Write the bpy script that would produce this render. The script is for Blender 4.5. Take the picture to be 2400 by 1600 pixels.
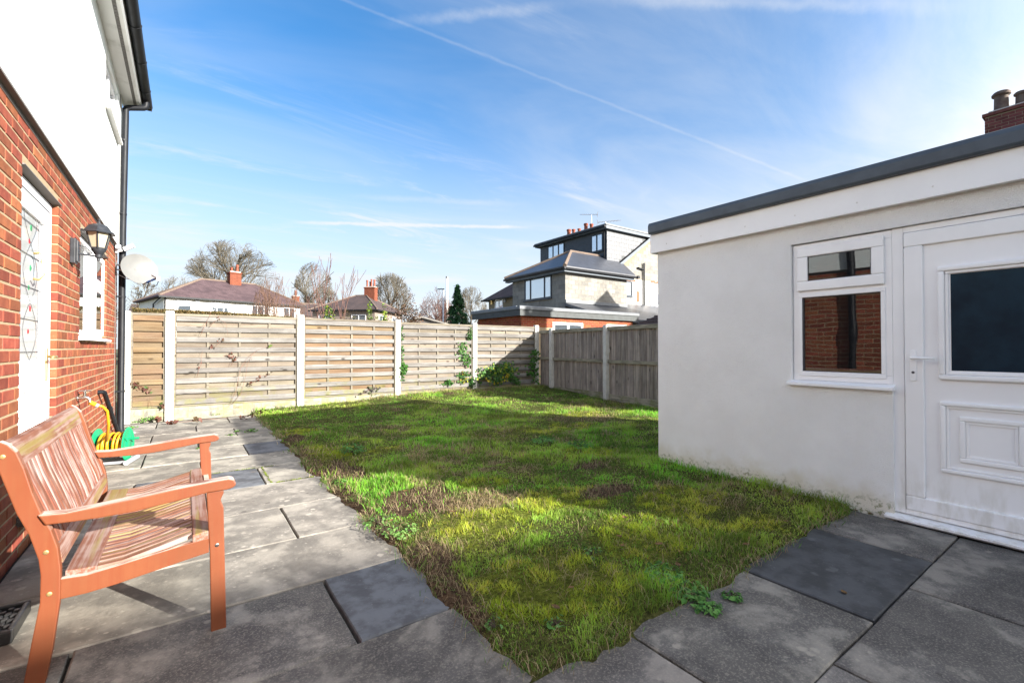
import bpy, bmesh, math, random
import numpy as np
from mathutils import Vector, Matrix, Quaternion

for o in list(bpy.data.objects): bpy.data.objects.remove(o, do_unlink=True)
scn = bpy.context.scene
COL = scn.collection

# ------------------------------------------------------------------ camera
# world frame: +Y runs along the house wall away from the camera, +X to the garage
F_PX = 1066.7                       # focal length in pixels of the 2400 px wide photograph
CAM_Z = 1.25
YAW = math.atan((1200 - 435) / F_PX)
PITCH = math.atan(14 / F_PX)
cam_d = bpy.data.cameras.new('camera')
cam_d.sensor_width = 36.0
cam_d.lens = 36.0 * F_PX / 2400
cam_d.clip_start = 0.05
cam_d.clip_end = 2000
cam = bpy.data.objects.new('camera', cam_d)
COL.objects.link(cam)
cam.location = (0, 0, CAM_Z)
cam.rotation_euler = (math.radians(90) + PITCH, 0, -YAW)
scn.camera = cam

CF = np.array([math.sin(YAW) * math.cos(PITCH), math.cos(YAW) * math.cos(PITCH), math.sin(PITCH)])
CR = np.array([math.cos(YAW), -math.sin(YAW), 0.0])
CU = np.cross(CR, CF)
CC = np.array([0, 0, CAM_Z])
def ray(px, py): return CF + CR * (px - 1200) / F_PX - CU * (py - 800) / F_PX
def at_depth(px, py, dep): return CC + ray(px, py) * dep
def on_x(px, py, x0): d = ray(px, py); return CC + d * (x0 / d[0])
def on_y(px, py, y0): d = ray(px, py); return CC + d * (y0 / d[1])
def on_z(px, py, z0=0.0): d = ray(px, py); return CC + d * ((z0 - CAM_Z) / d[2])

# ------------------------------------------------------------------ sun, sky, exposure
SUN_EL = math.radians(20.0)
SUN_H = Vector((1.0, -1.8, 0)).normalized()       # horizontal direction towards the sun
SUN_DIR = Vector((SUN_H.x * math.cos(SUN_EL), SUN_H.y * math.cos(SUN_EL), math.sin(SUN_EL)))
sun_d = bpy.data.lights.new('sun', 'SUN')
sun_d.energy = 5.0
sun_d.angle = math.radians(0.55)
sun_d.color = (1.0, 0.945, 0.86)
sun = bpy.data.objects.new('sun', sun_d)
COL.objects.link(sun)
sun.rotation_euler = (-SUN_DIR).to_track_quat('-Z', 'Y').to_euler()
sun.location = (10, -18, 9)

SKY_STRENGTH = 0.13
EXPOSURE = 1.68
scn.view_settings.view_transform = 'Standard'
scn.view_settings.look = 'None'
scn.view_settings.gamma = 1.0
scn.view_settings.exposure = EXPOSURE
scn.view_settings.use_curve_mapping = False
scn.render.engine = 'CYCLES'

world = bpy.data.worlds.new('World')
scn.world = world
world.use_nodes = True

class NT:
    """tiny helper around a node tree"""
    def __init__(s, nt): s.nt = nt; s.n = nt.nodes; s.l = nt.links
    def new(s, t, **kw):
        nd = s.n.new(t)
        for k, v in kw.items(): setattr(nd, k, v)
        return nd
    def put(s, sock, v):
        if isinstance(v, bpy.types.NodeSocket): s.l.new(v, sock)
        elif v is not None:
            if hasattr(sock.default_value, '__len__') and not hasattr(v, '__len__'): v = [v] * len(sock.default_value)
            if hasattr(sock.default_value, '__len__') and len(sock.default_value) == 4 and len(v) == 3: v = (*v, 1)
            sock.default_value = v
    def math(s, op, a, b=None, c=None, clamp=False):
        nd = s.new('ShaderNodeMath', operation=op); nd.use_clamp = clamp
        s.put(nd.inputs[0], a)
        if b is not None: s.put(nd.inputs[1], b)
        if c is not None: s.put(nd.inputs[2], c)
        return nd.outputs[0]
    def vmath(s, op, a, b=None):
        nd = s.new('ShaderNodeVectorMath', operation=op)
        s.put(nd.inputs[0], a)
        if b is not None: s.put(nd.inputs[1], b)
        return nd.outputs[1] if op in ('DOT_PRODUCT', 'LENGTH') else nd.outputs[0]
    def mix(s, fac, a, b, blend='MIX'):
        nd = s.new('ShaderNodeMix', data_type='RGBA', blend_type=blend); nd.clamp_factor = True
        s.put(nd.inputs[0], fac); s.put(nd.inputs[6], a); s.put(nd.inputs[7], b)
        return nd.outputs[2]
    def noise(s, vec, scale, detail=5, rough=.55, dist=0.0):
        nd = s.new('ShaderNodeTexNoise')
        s.put(nd.inputs['Vector'], vec); nd.inputs['Scale'].default_value = scale
        nd.inputs['Detail'].default_value = detail; nd.inputs['Roughness'].default_value = rough
        nd.inputs['Distortion'].default_value = dist
        return nd.outputs['Fac']
    def voro(s, vec, scale, feature='F1', out='Distance', rand=1.0):
        nd = s.new('ShaderNodeTexVoronoi', feature=feature)
        s.put(nd.inputs['Vector'], vec); nd.inputs['Scale'].default_value = scale
        nd.inputs['Randomness'].default_value = rand
        return nd.outputs[out]
    def ramp(s, fac, lo, hi, smooth=True):
        nd = s.new('ShaderNodeMapRange', interpolation_type='SMOOTHSTEP' if smooth else 'LINEAR')
        s.put(nd.inputs[0], fac); nd.inputs[1].default_value = lo; nd.inputs[2].default_value = hi
        return nd.outputs[0]
    def scale(s, vec, sc):
        nd = s.new('ShaderNodeMapping'); s.put(nd.inputs[0], vec); nd.inputs[3].default_value = sc
        return nd.outputs[0]

def build_world():
    w = NT(world.node_tree); w.n.clear()
    out = w.new('ShaderNodeOutputWorld'); bg = w.new('ShaderNodeBackground')
    w.l.new(bg.outputs[0], out.inputs[0])
    sky = w.new('ShaderNodeTexSky', sky_type='NISHITA')
    sky.sun_disc = False
    sky.sun_elevation = SUN_EL
    # Blender: sun_rotation 0 is +Y, turning clockwise seen from above
    sky.sun_rotation = math.atan2(SUN_H.x, SUN_H.y)
    sky.altitude = 50; sky.air_density = 1.0; sky.dust_density = 0.6; sky.ozone_density = 2.2
    tc = w.new('ShaderNodeTexCoord'); d = tc.outputs['Generated']
    sep = w.new('ShaderNodeSeparateXYZ'); w.l.new(d, sep.inputs[0])
    el = sep.outputs[2]
    # the veil of cirrus lies on a flat layer high above: project the direction on it
    zc = w.math('MAXIMUM', el, 0.03)
    inv = w.math('DIVIDE', 1.0, w.math('ADD', zc, 0.06))
    flat = w.vmath('SCALE', d); flat_n = flat.node; w.put(flat_n.inputs[3], inv)
    rot = w.new('ShaderNodeMapping'); w.l.new(flat, rot.inputs[0])
    rot.inputs[2].default_value = (0, 0, math.radians(55)); rot.inputs[3].default_value = (0.6, 1.9, 1.0); rot.inputs[1].default_value = (3.1, 1.7, 0)
    c1 = w.noise(rot.outputs[0], 1.5, 9, .66, .7)
    c2 = w.noise(flat, 0.35, 3, .5, .3)
    streak = w.math('MULTIPLY', w.ramp(c1, .50, .80), w.ramp(c2, .42, .64))
    # haze near the horizon and forward scatter towards the sun's side
    hor = w.ramp(el, .60, .02)
    sd = w.vmath('DOT_PRODUCT', d, tuple(SUN_H))
    fwd = w.math('MULTIPLY', w.ramp(sd, -.55, .85), w.ramp(w.math('ADD', c2, w.math('MULTIPLY', c1, .5)), .38, .95))
    veil = w.math('ADD', w.math('MULTIPLY', w.math('POWER', hor, 1.25), .93), w.math('MULTIPLY', streak, .46))
    veil = w.math('ADD', veil, w.math('MULTIPLY', fwd, .80))
    soft = w.noise(w.scale(flat, (.35, .9, .6)), 1.3, 5, .55, 1.2)
    veil = w.math('ADD', veil, w.math('MULTIPLY', w.ramp(soft, .42, .75), .17))
    # contrails: great circles through two directions
    def contrail(pa, pb, width, amt, feather=.02, brk=.35):
        a = Vector(ray(*pa)).normalized(); b = Vector(ray(*pb)).normalized()
        n = a.cross(b).normalized(); ta = n.cross(a).normalized(); tb = b.cross(n).normalized()
        wob = w.math('MULTIPLY', w.math('SUBTRACT', w.noise(d, 26, 4, .6), .5), width * 1.3)
        dist = w.math('ABSOLUTE', w.math('ADD', w.vmath('DOT_PRODUCT', d, tuple(n)), wob))
        core = w.ramp(dist, width, 0.0)
        ina = w.ramp(w.vmath('DOT_PRODUCT', d, tuple(ta)), -feather, feather)
        inb = w.ramp(w.vmath('DOT_PRODUCT', d, tuple(tb)), -feather, feather)
        tex = w.math('ADD', 1 - brk, w.math('MULTIPLY', w.noise(d, 45, 5, .65), brk * 1.6))
        m = w.math('MULTIPLY', w.math('MULTIPLY', core, ina), w.math('MULTIPLY', inb, tex))
        return w.math('MULTIPLY', m, amt)
    for args in (((700, -40), (1880, 420), .0042, .12, .03, .8),
                 ((715, 522), (1215, 533), .0055, .40, .05, .7),
                 ((960, 50), (1290, 15), .013, .20, .08, .8),
                 ((1450, 0), (2150, 14), .015, .24, .12, .6),
                 ((860, 462), (1190, 478), .009, .14, .08, .7)):
        veil = w.math('ADD', veil, contrail(*args))
    veil = w.math('MINIMUM', veil, .93)
    deep = w.mix(1.0, sky.outputs[0], (.175, .51, .71), 'MULTIPLY')
    col = w.mix(veil, deep, (2.28, 2.33, 2.40))
    col = w.mix(w.math('MULTIPLY', w.math('POWER', w.ramp(w.vmath('DOT_PRODUCT', d, tuple(SUN_DIR)), -.05, 1.0), 3.0), .8), col, (9.5, 9.2, 9.0))  # glow around the sun, boosted out of view to add fill light
    w.l.new(col, bg.inputs[0]); bg.inputs[1].default_value = SKY_STRENGTH
build_world()
world.cycles.sampling_method = 'AUTOMATIC'

# ------------------------------------------------------------------ helpers: objects
WL = {}                                         # world location of each parent's origin
def empty(name, loc, label=None, cat=None, group=None, kind=None):
    o = bpy.data.objects.new(name, None); COL.objects.link(o)
    o.location = loc; o.empty_display_size = .1; WL[o.name] = Vector(loc)
    return tag(o, label, cat, group, kind)
def tag(o, label=None, cat=None, group=None, kind=None):
    if label: o['label'] = label
    if cat: o['category'] = cat
    if group: o['group'] = group
    if kind: o['kind'] = kind
    return o
def adopt(o, parent):
    o.parent = parent
    o.matrix_parent_inverse = Matrix.Translation(-WL.get(parent.name, Vector((0, 0, 0))))
def link_mesh(name, me, mat, parent=None, smooth=False, loc=None, rot=None, scl=None):
    if mat is not None and not me.materials: me.materials.append(mat)
    o = bpy.data.objects.new(name, me); COL.objects.link(o)
    if mat is not None and me.materials[0] != mat:          # shared mesh, other material
        o.material_slots[0].link = 'OBJECT'; o.material_slots[0].material = mat
    if smooth: me.polygons.foreach_set('use_smooth', [True] * len(me.polygons))
    if loc is not None: o.location = loc; WL[o.name] = Vector(loc)
    if rot is not None: o.rotation_euler = rot
    if scl is not None: o.scale = scl
    if parent is not None: adopt(o, parent)
    return o
def np_mesh(name, verts, faces):
    """verts (N,3), faces (M,k) of one k"""
    verts = np.asarray(verts, np.float32); faces = np.asarray(faces, np.int32)
    me = bpy.data.meshes.new(name); m, k = faces.shape
    me.vertices.add(len(verts)); me.vertices.foreach_set('co', verts.ravel())
    me.loops.add(m * k); me.loops.foreach_set('vertex_index', faces.ravel())
    me.polygons.add(m); me.polygons.foreach_set('loop_start', np.arange(0, m * k, k, dtype=np.int32))
    me.update(calc_edges=True)
    return me
def vcol(me, rgb, name='col'):
    a = me.color_attributes.new(name, 'FLOAT_COLOR', 'POINT')
    c = np.ones((len(me.vertices), 4), np.float32); c[:, :3] = rgb
    a.data.foreach_set('color', c.ravel())

class MB:
    """collects shapes, builds ONE mesh object"""
    def __init__(s): s.v = []; s.f = []
    def add(s, vs, fs):
        b = len(s.v); s.v += [tuple(map(float, p)) for p in vs]; s.f += [tuple(b + i for i in q) for q in fs]; return s
    def box(s, x0, x1, y0, y1, z0, z1):
        x0, x1 = sorted((x0, x1)); y0, y1 = sorted((y0, y1)); z0, z1 = sorted((z0, z1))
        return s.add([(x0,y0,z0),(x1,y0,z0),(x1,y1,z0),(x0,y1,z0),(x0,y0,z1),(x1,y0,z1),(x1,y1,z1),(x0,y1,z1)],
                     [(0,3,2,1),(4,5,6,7),(0,1,5,4),(1,2,6,5),(2,3,7,6),(3,0,4,7)])
    def obox(s, c, u, v, w):
        """box from centre and three half axes"""
        c, u, v, w = (np.array(a, float) for a in (c, u, v, w))
        P = [c + a*u + b*v + d*w for d in (-1, 1) for b in (-1, 1) for a in (-1, 1)]
        return s.add(P, [(0,2,3,1),(4,5,7,6),(0,1,5,4),(2,6,7,3),(0,4,6,2),(1,3,7,5)])
    def prism(s, poly, vec):
        """planar polygon (3d points) extruded by vec"""
        n = len(poly); A = [np.array(p, float) for p in poly]; B = [p + np.array(vec, float) for p in A]
        return s.add(A + B, [tuple(range(n))[::-1], tuple(range(n, 2*n))] + [(i, (i+1) % n, n + (i+1) % n, n + i) for i in range(n)])
    def prism_xz(s, poly, y0, y1): return s.prism([(x, y0, z) for x, z in poly], (0, y1 - y0, 0))
    def prism_yz(s, poly, x0, x1): return s.prism([(x0, y, z) for y, z in poly], (x1 - x0, 0, 0))
    def prism_xy(s, poly, z0, z1): return s.prism([(x, y, z0) for x, y in poly], (0, 0, z1 - z0))
    def tube(s, pts, r, n=10, cap=True, close=False):
        pts = [Vector(p) for p in pts]; m = len(pts)
        rs = r if hasattr(r, '__len__') else [r] * m
        t0 = (pts[1] - pts[0]).normalized()
        nrm = t0.orthogonal().normalized(); b = len(s.v)
        for i, p in enumerate(pts):
            if i == 0: t = pts[1] - pts[0]
            elif i == m - 1: t = pts[-1] - pts[-2]
            else: t = (pts[i+1] - pts[i]).normalized() + (pts[i] - pts[i-1]).normalized()
            t.normalize(); nrm = (nrm - t * nrm.dot(t)).normalized(); bi = t.cross(nrm)
            for k in range(n):
                a = 2 * math.pi * k / n
                s.v.append(tuple(p + (nrm * math.cos(a) + bi * math.sin(a)) * rs[i]))
        for i in range(m - 1):
            for k in range(n):
                k2 = (k + 1) % n
                s.f.append((b + i*n + k, b + i*n + k2, b + (i+1)*n + k2, b + (i+1)*n + k))
        if cap:
            s.f.append(tuple(b + k for k in range(n))[::-1]); s.f.append(tuple(b + (m-1)*n + k for k in range(n)))
        return s
    def lathe(s, c, prof, n=16, axis=(0, 0, 1), phase=0):
        """profile of (radius, height along axis)"""
        ax = Vector(axis).normalized(); u = ax.orthogonal().normalized() if abs(ax.z) < .99 else Vector((1, 0, 0))
        w = ax.cross(u); c = Vector(c); b = len(s.v); m = len(prof)
        for r, h in prof:
            for k in range(n):
                a = 2 * math.pi * k / n + phase
                s.v.append(tuple(c + ax * h + (u * math.cos(a) + w * math.sin(a)) * r))
        for i in range(m - 1):
            for k in range(n):
                k2 = (k + 1) % n; s.f.append((b + i*n + k, b + i*n + k2, b + (i+1)*n + k2, b + (i+1)*n + k))
        s.f.append(tuple(b + k for k in range(n))[::-1]); s.f.append(tuple(b + (m-1)*n + k for k in range(n)))
        return s
    def strip(s, poly_pts, y0, y1):
        """a curved board: list of ((x,z) upper, (x,z) lower) swept from y0 to y1"""
        b = len(s.v); m = len(poly_pts)
        for (a, c) in poly_pts:
            s.v += [(a[0], y0, a[1]), (a[0], y1, a[1]), (c[0], y1, c[1]), (c[0], y0, c[1])]
        for i in range(m - 1):
            for k in range(4):
                k2 = (k + 1) % 4; s.f.append((b + 4*i + k, b + 4*i + k2, b + 4*(i+1) + k2, b + 4*(i+1) + k))
        s.f.append((b, b+3, b+2, b+1)); e = b + 4*(m-1); s.f.append((e, e+1, e+2, e+3))
        return s
    def mesh(s, name, recalc=True):
        me = bpy.data.meshes.new(name); me.from_pydata(s.v, [], s.f)
        if recalc:
            bm = bmesh.new(); bm.from_mesh(me); bmesh.ops.recalc_face_normals(bm, faces=bm.faces); bm.to_mesh(me); bm.free()
        me.update(); return me
    def build(s, name, mat, parent=None, smooth=False, bevel=0, seg=2, auto=None):
        me = s.mesh(name)
        if bevel:
            bm = bmesh.new(); bm.from_mesh(me)
            es = [e for e in bm.edges if len(e.link_faces) == 2 and e.calc_face_angle(0) > math.radians(38)]
            bmesh.ops.bevel(bm, geom=es, offset=bevel, segments=seg, profile=.6, affect='EDGES', clamp_overlap=True)
            bm.to_mesh(me); bm.free()
        if auto is not None:
            me.polygons.foreach_set('use_smooth', [True] * len(me.polygons))
            bm = bmesh.new(); bm.from_mesh(me)
            for e in bm.edges:
                if len(e.link_faces) == 2 and e.calc_face_angle(0) > math.radians(auto): e.smooth = False
            bm.to_mesh(me); bm.free()
        return link_mesh(name, me, mat, parent, smooth)

def frame_yz(mb, x0, x1, ya, yb, za, zb, w, wb=None, wt=None):
    """rectangular frame of mitred-looking bars in a wall of constant X"""
    wb = w if wb is None else wb; wt = w if wt is None else wt
    ya, yb = sorted((ya, yb))
    mb.box(x0, x1, ya, yb, za, za + wb); mb.box(x0, x1, ya, yb, zb - wt, zb)
    mb.box(x0, x1, ya, ya + w, za + wb, zb - wt); mb.box(x0, x1, yb - w, yb, za + wb, zb - wt)
    return mb
def frame_gen(mb, o, eu, ev, en, u0, u1, v0, v1, w, n0, n1):
    """the same in any plane: origin o, in-plane axes eu, ev, normal en"""
    o, eu, ev, en = (np.array(a, float) for a in (o, eu, ev, en))
    def bar(a0, a1, b0, b1):
        mb.obox(o + eu*(a0+a1)/2 + ev*(b0+b1)/2 + en*(n0+n1)/2, eu*(a1-a0)/2, ev*(b1-b0)/2, en*(n1-n0)/2)
    bar(u0, u1, v0, v0+w); bar(u0, u1, v1-w, v1); bar(u0, u0+w, v0+w, v1-w); bar(u1-w, u1, v0+w, v1-w)
    return mb
def plank_mesh(name, bev=.06):
    """unit block -.5...5 with chamfered edges; scaled per piece (bev is relative to each axis, so pass per-axis tuple)"""
    bx = bev if hasattr(bev, '__len__') else (bev,) * 3
    m = MB(); pts = []
    for sx in (-1, 1):
        for sy in (-1, 1):
            for sz in (-1, 1):
                pts += [(sx*.5, sy*(.5-bx[1]), sz*(.5-bx[2])), (sx*(.5-bx[0]), sy*.5, sz*(.5-bx[2])), (sx*(.5-bx[0]), sy*(.5-bx[1]), sz*.5)]
    bm = bmesh.new()
    for p in pts: bm.verts.new(p)
    bmesh.ops.convex_hull(bm, input=bm.verts)
    bmesh.ops.dissolve_limit(bm, angle_limit=.01, verts=bm.verts, edges=bm.edges)
    me = bpy.data.meshes.new(name); bm.to_mesh(me); bm.free(); me.update(); return me

# ------------------------------------------------------------------ helpers: noise in numpy
def _hash(ix, iy, seed):
    h = (ix.astype(np.int64) * 374761393 + iy.astype(np.int64) * 668265263 + seed * 144665) & 0x7fffffff
    h = ((h ^ (h >> 13)) * 1274126177) & 0x7fffffff
    return ((h ^ (h >> 16)) & 0xffff) / 65535.0
def vnoise(x, y, seed=0):
    x = np.asarray(x, float); y = np.asarray(y, float)
    ix = np.floor(x); iy = np.floor(y); fx = x - ix; fy = y - iy
    fx = fx*fx*(3-2*fx); fy = fy*fy*(3-2*fy)
    a = _hash(ix, iy, seed); b = _hash(ix+1, iy, seed); c = _hash(ix, iy+1, seed); d = _hash(ix+1, iy+1, seed)
    return (a*(1-fx)+b*fx)*(1-fy) + (c*(1-fx)+d*fx)*fy
def fbm(x, y, seed=0, octv=4):
    s = 0; a = .5; t = 0
    for i in range(octv):
        s = s + a * vnoise(np.asarray(x) * 2**i, np.asarray(y) * 2**i, seed + i*17); t += a; a *= .55
    return s / t
def sstep(a, b, x):
    t = np.clip((np.asarray(x, float) - a) / (b - a), 0, 1); return t*t*(3-2*t)

# ------------------------------------------------------------------ materials
MATS = {}
def material(name, c1, c2=None, rough=.75, scale=5, detail=6, lo=.35, hi=.68, bump=0, bscale=60, bdist=.01, rand=0, hue=0,
             metallic=0, spec=.35, stretch=(1, 1, 1), spots=None, extra=None, coat=0, bdetail=5):
    """general procedural surface: two colours through noise, per object brightness, fine relief"""
    m = bpy.data.materials.new(name); m.use_nodes = True; w = NT(m.node_tree)
    b = w.n['Principled BSDF']; tc = w.new('ShaderNodeTexCoord'); oi = w.new('ShaderNodeObjectInfo')
    geo = w.new('ShaderNodeNewGeometry')
    off = w.new('ShaderNodeVectorMath', operation='SCALE'); off.inputs[0].default_value = (37.1, 19.7, 53.3); w.l.new(oi.outputs['Random'], off.inputs[3])
    pos = w.vmath('ADD', geo.outputs['Position'], off.outputs[0]) if rand else geo.outputs['Position']
    v = w.scale(pos, stretch)
    col = c1
    if c2 is not None: col = w.mix(w.ramp(w.noise(v, scale, detail, .6), lo, hi), c1, c2)
    if spots:
        for (sc, size, colr, amt) in spots:
            dd = w.voro(v, sc)
            wob = w.math('ADD', dd, w.math('MULTIPLY', w.math('SUBTRACT', w.noise(v, sc * 3, 3), .5), .35))
            gate = w.ramp(w.noise(v, sc * .35, 2), .45, .6)
            col = w.mix(w.math('MULTIPLY', w.math('MULTIPLY', w.ramp(wob, size, size * .6), gate), amt), col, colr)
    if extra: col = extra(w, v, col, geo, oi)
    if rand or hue:
        hs = w.new('ShaderNodeHueSaturation'); w.put(hs.inputs['Color'], col)
        r2 = w.math('FRACT', w.math('MULTIPLY', oi.outputs['Random'], 7.31))
        w.l.new(w.math('ADD', 1 - rand / 2, w.math('MULTIPLY', oi.outputs['Random'], rand)), hs.inputs['Value'])
        w.l.new(w.math('ADD', .5 - hue / 2, w.math('MULTIPLY', r2, hue)), hs.inputs['Hue'])
        col = hs.outputs[0]
    w.put(b.inputs['Base Color'], col)
    b.inputs['Metallic'].default_value = metallic; b.inputs['Specular IOR Level'].default_value = spec
    rr = w.math('ADD', rough - .08, w.math('MULTIPLY', w.noise(v, scale * 2.3, 4), .16), clamp=True)
    w.l.new(rr, b.inputs['Roughness'])
    if coat: b.inputs['Coat Weight'].default_value = coat; b.inputs['Coat Roughness'].default_value = .15
    if bump:
        bn = w.new('ShaderNodeBump'); bn.inputs['Strength'].default_value = bump; bn.inputs['Distance'].default_value = bdist
        w.l.new(w.noise(v, bscale, bdetail, .6), bn.inputs['Height']); w.l.new(bn.outputs[0], b.inputs['Normal'])
    MATS[name] = m
    return m

def wood_grain(c_dark, c_knot, axis=0, gs=1.0, knots=True, green=None, bare=None):
    def f(w, v, col, geo, oi):
        st = [28 * gs] * 3; st[axis] = 1.3 * gs
        g = w.noise(w.scale(v, st), 1.0, 6, .65, .15)
        col = w.mix(w.math('MULTIPLY', w.ramp(g, .40, .66), .8), col, c_dark)
        if bare is not None:
            bn = w.noise(w.scale(v, [a * .25 for a in st]), 1.0, 4, .6, .4)
            col = w.mix(w.math('MULTIPLY', w.ramp(bn, .52, .62), .75), col, bare)
        if knots:
            ks = [5.5 * gs] * 3; ks[axis] = 2.6 * gs
            kd = w.voro(w.scale(v, ks), 1.0)
            col = w.mix(w.math('MULTIPLY', w.ramp(kd, .17, .06), .85), col, c_knot)
        if green is not None:
            sp = w.new('ShaderNodeSeparateXYZ'); w.l.new(geo.outputs['Position'], sp.inputs[0])
            lowz = w.ramp(sp.outputs[2], .75, .25)
            gn = w.ramp(w.noise(v, 4.0, 4), .48, .66)
            col = w.mix(w.math('MULTIPLY', w.math('MULTIPLY', gn, lowz), .55), col, green)
        return col
    return f

def glass_mat(name, tint=(.02, .025, .03), refl=.18, rough=.01, trans=.6, wave=0, wscale=3):
    """a window pane: part mirror, part see-through"""
    m = bpy.data.materials.new(name); m.use_nodes = True; w = NT(m.node_tree); w.n.clear()
    out = w.new('ShaderNodeOutputMaterial')
    gl = w.new('ShaderNodeBsdfGlossy'); gl.inputs['Roughness'].default_value = rough; gl.inputs[0].default_value = (.95, .97, 1, 1)
    tr = w.new('ShaderNodeBsdfTransparent'); tr.inputs[0].default_value = (.72, .78, .78, 1)
    df = w.new('ShaderNodeBsdfDiffuse'); df.inputs[0].default_value = (*tint, 1)
    mx = w.new('ShaderNodeMixShader'); mx.inputs[0].default_value = trans; w.l.new(df.outputs[0], mx.inputs[1]); w.l.new(tr.outputs[0], mx.inputs[2])
    fr = w.new('ShaderNodeFresnel'); fr.inputs[0].default_value = 1.5
    fac = w.math('ADD', refl, w.math('MULTIPLY', fr.outputs[0], .8), clamp=True)
    m2 = w.new('ShaderNodeMixShader'); w.l.new(fac, m2.inputs[0]); w.l.new(mx.outputs[0], m2.inputs[1]); w.l.new(gl.outputs[0], m2.inputs[2])
    if wave:
        geo = w.new('ShaderNodeNewGeometry')
        bn = w.new('ShaderNodeBump'); bn.inputs['Strength'].default_value = wave; bn.inputs['Distance'].default_value = .05
        w.l.new(w.noise(geo.outputs['Position'], wscale, 1, .4), bn.inputs['Height'])
        for s in (gl, fr): w.l.new(bn.outputs[0], s.inputs['Normal'])
    w.l.new(m2.outputs[0], out.inputs[0]); MATS[name] = m
    return m

def leaf_mat(name, rough=.55, transl=.35, attr='col'):
    m = bpy.data.materials.new(name); m.use_nodes = True; w = NT(m.node_tree); w.n.clear()
    out = w.new('ShaderNodeOutputMaterial'); at = w.new('ShaderNodeAttribute'); at.attribute_name = attr
    b = w.new('ShaderNodeBsdfPrincipled'); b.inputs['Roughness'].default_value = rough; b.inputs['Specular IOR Level'].default_value = .25
    t = w.new('ShaderNodeBsdfTranslucent'); mx = w.new('ShaderNodeMixShader'); mx.inputs[0].default_value = transl
    w.l.new(at.outputs['Color'], b.inputs['Base Color']); w.l.new(at.outputs['Color'], t.inputs[0])
    w.l.new(b.outputs[0], mx.inputs[1]); w.l.new(t.outputs[0], mx.inputs[2]); w.l.new(mx.outputs[0], out.inputs[0])
    MATS[name] = m
    return m

def wear(pale, axis=(1,), amt=.8, moss=None, thr=(.45, .62), updep=True):
    """pale weathered streaks where varnish has gone, mostly on upward faces"""
    def f(w, v, col, geo, oi):
        st = [2.5 if i in axis else 75 for i in range(3)]
        n = w.noise(w.scale(v, st), 1.0, 5, .6, 0)
        n2 = w.noise(v, 5, 3)
        k = w.ramp(w.math('ADD', w.math('MULTIPLY', n, .6), w.math('MULTIPLY', n2, .4)), *thr)
        if updep:
            sp = w.new('ShaderNodeSeparateXYZ'); w.l.new(geo.outputs['Normal'], sp.inputs[0])
            k = w.math('MULTIPLY', k, w.ramp(sp.outputs[2], .2, .75))
        col = w.mix(w.math('MULTIPLY', k, amt), col, pale)
        if moss is not None:
            g = w.ramp(w.noise(w.scale(v, [a * .35 for a in st]), 1.0, 4), .52, .64)
            col = w.mix(w.math('MULTIPLY', g, .75), col, moss)
        return col
    return f

# stone, masonry, plaster
M_brick = material('brick_red', (.255, .078, .040), (.19, .055, .030), rough=.85, scale=14, bump=.5, bscale=90, bdist=.004, rand=.55, hue=.024, spec=.2,
                   spots=[(55, .22, (.36, .22, .15), .35)])
M_mortar = material('mortar', (.37, .285, .18), (.30, .23, .15), rough=.95, scale=20, bump=.6, bscale=120, bdist=.004, spec=.1)
M_brick_far = material('brick_far', (.27, .062, .026), (.20, .045, .022), rough=.9, scale=9, rand=.45, hue=.02, spec=.15)
def damp_foot(w, v, col, geo, oi):
    sp = w.new('ShaderNodeSeparateXYZ'); w.l.new(geo.outputs['Position'], sp.inputs[0])
    low = w.ramp(w.math('ADD', sp.outputs[2], w.math('MULTIPLY', w.math('SUBTRACT', w.noise(v, 5, 5), .5), .35)), .26, .06)
    col = w.mix(w.math('MULTIPLY', low, .45), col, (.52, .44, .24))
    g = w.math('MULTIPLY', w.ramp(w.noise(v, 38, 4), .5, .62), w.ramp(w.math('ADD', sp.outputs[2], w.math('MULTIPLY', w.math('SUBTRACT', w.noise(v, 9, 4), .5), .2)), .16, .04))
    return w.mix(w.math('MULTIPLY', g, .7), col, (.16, .18, .05))
M_render_g = material('garage_render', (.89, .89, .89), (.84, .838, .835), rough=.9, scale=2.2, bump=1.0, bscale=130, bdist=.010, spec=.15, extra=damp_foot, bdetail=3)
M_render_w = material('white_render', (.80, .86, .85), (.82, .82, .80), rough=.9, scale=3, bump=.5, bscale=90, bdist=.006, spec=.15)
M_upvc = material('white_plastic', (.88, .885, .90), (.84, .845, .86), rough=.38, scale=3, spec=.4)
def grime(w, v, col, geo, oi):
    sp = w.new('ShaderNodeSeparateXYZ'); w.l.new(geo.outputs['Position'], sp.inputs[0])
    low = w.math('MULTIPLY', w.ramp(sp.outputs[2], .55, .05), w.ramp(w.noise(w.scale(v, (1, 1, .35)), 16, 5), .42, .7))
    return w.mix(w.math('MULTIPLY', low, .45), col, (.48, .46, .38))
M_upvc_d = material('door_plastic', (.88, .885, .90), (.84, .845, .86), rough=.36, scale=2.5, spec=.4, extra=grime)
M_upvc_line = material('gasket', (.10, .10, .11), rough=.6)
M_soffit = material('soffit_board', (.70, .69, .67), (.50, .49, .46), rough=.6, scale=3, lo=.5, hi=.75)
M_vent = material('vent_grille', (.16, .15, .14), rough=.7)
M_blackpl = material('black_plastic', (.008, .009, .012), (.012, .014, .018), rough=.5, scale=6, spec=.22)
M_greypl = material('grey_plastic', (.33, .35, .38), (.28, .30, .33), rough=.5)
M_lantern = material('lantern_metal', (.020, .023, .028), (.035, .038, .045), rough=.45, scale=20, bump=.2, bscale=80, bdist=.002)
M_lamp_gl = material('lantern_glass', (.40, .36, .26), (.34, .31, .22), rough=.35, scale=6)
M_brass = material('brass', (.62, .47, .20), (.5, .38, .18), rough=.4, metallic=.8)
M_chrome = material('chrome', (.6, .6, .58), rough=.25, metallic=1)
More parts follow.
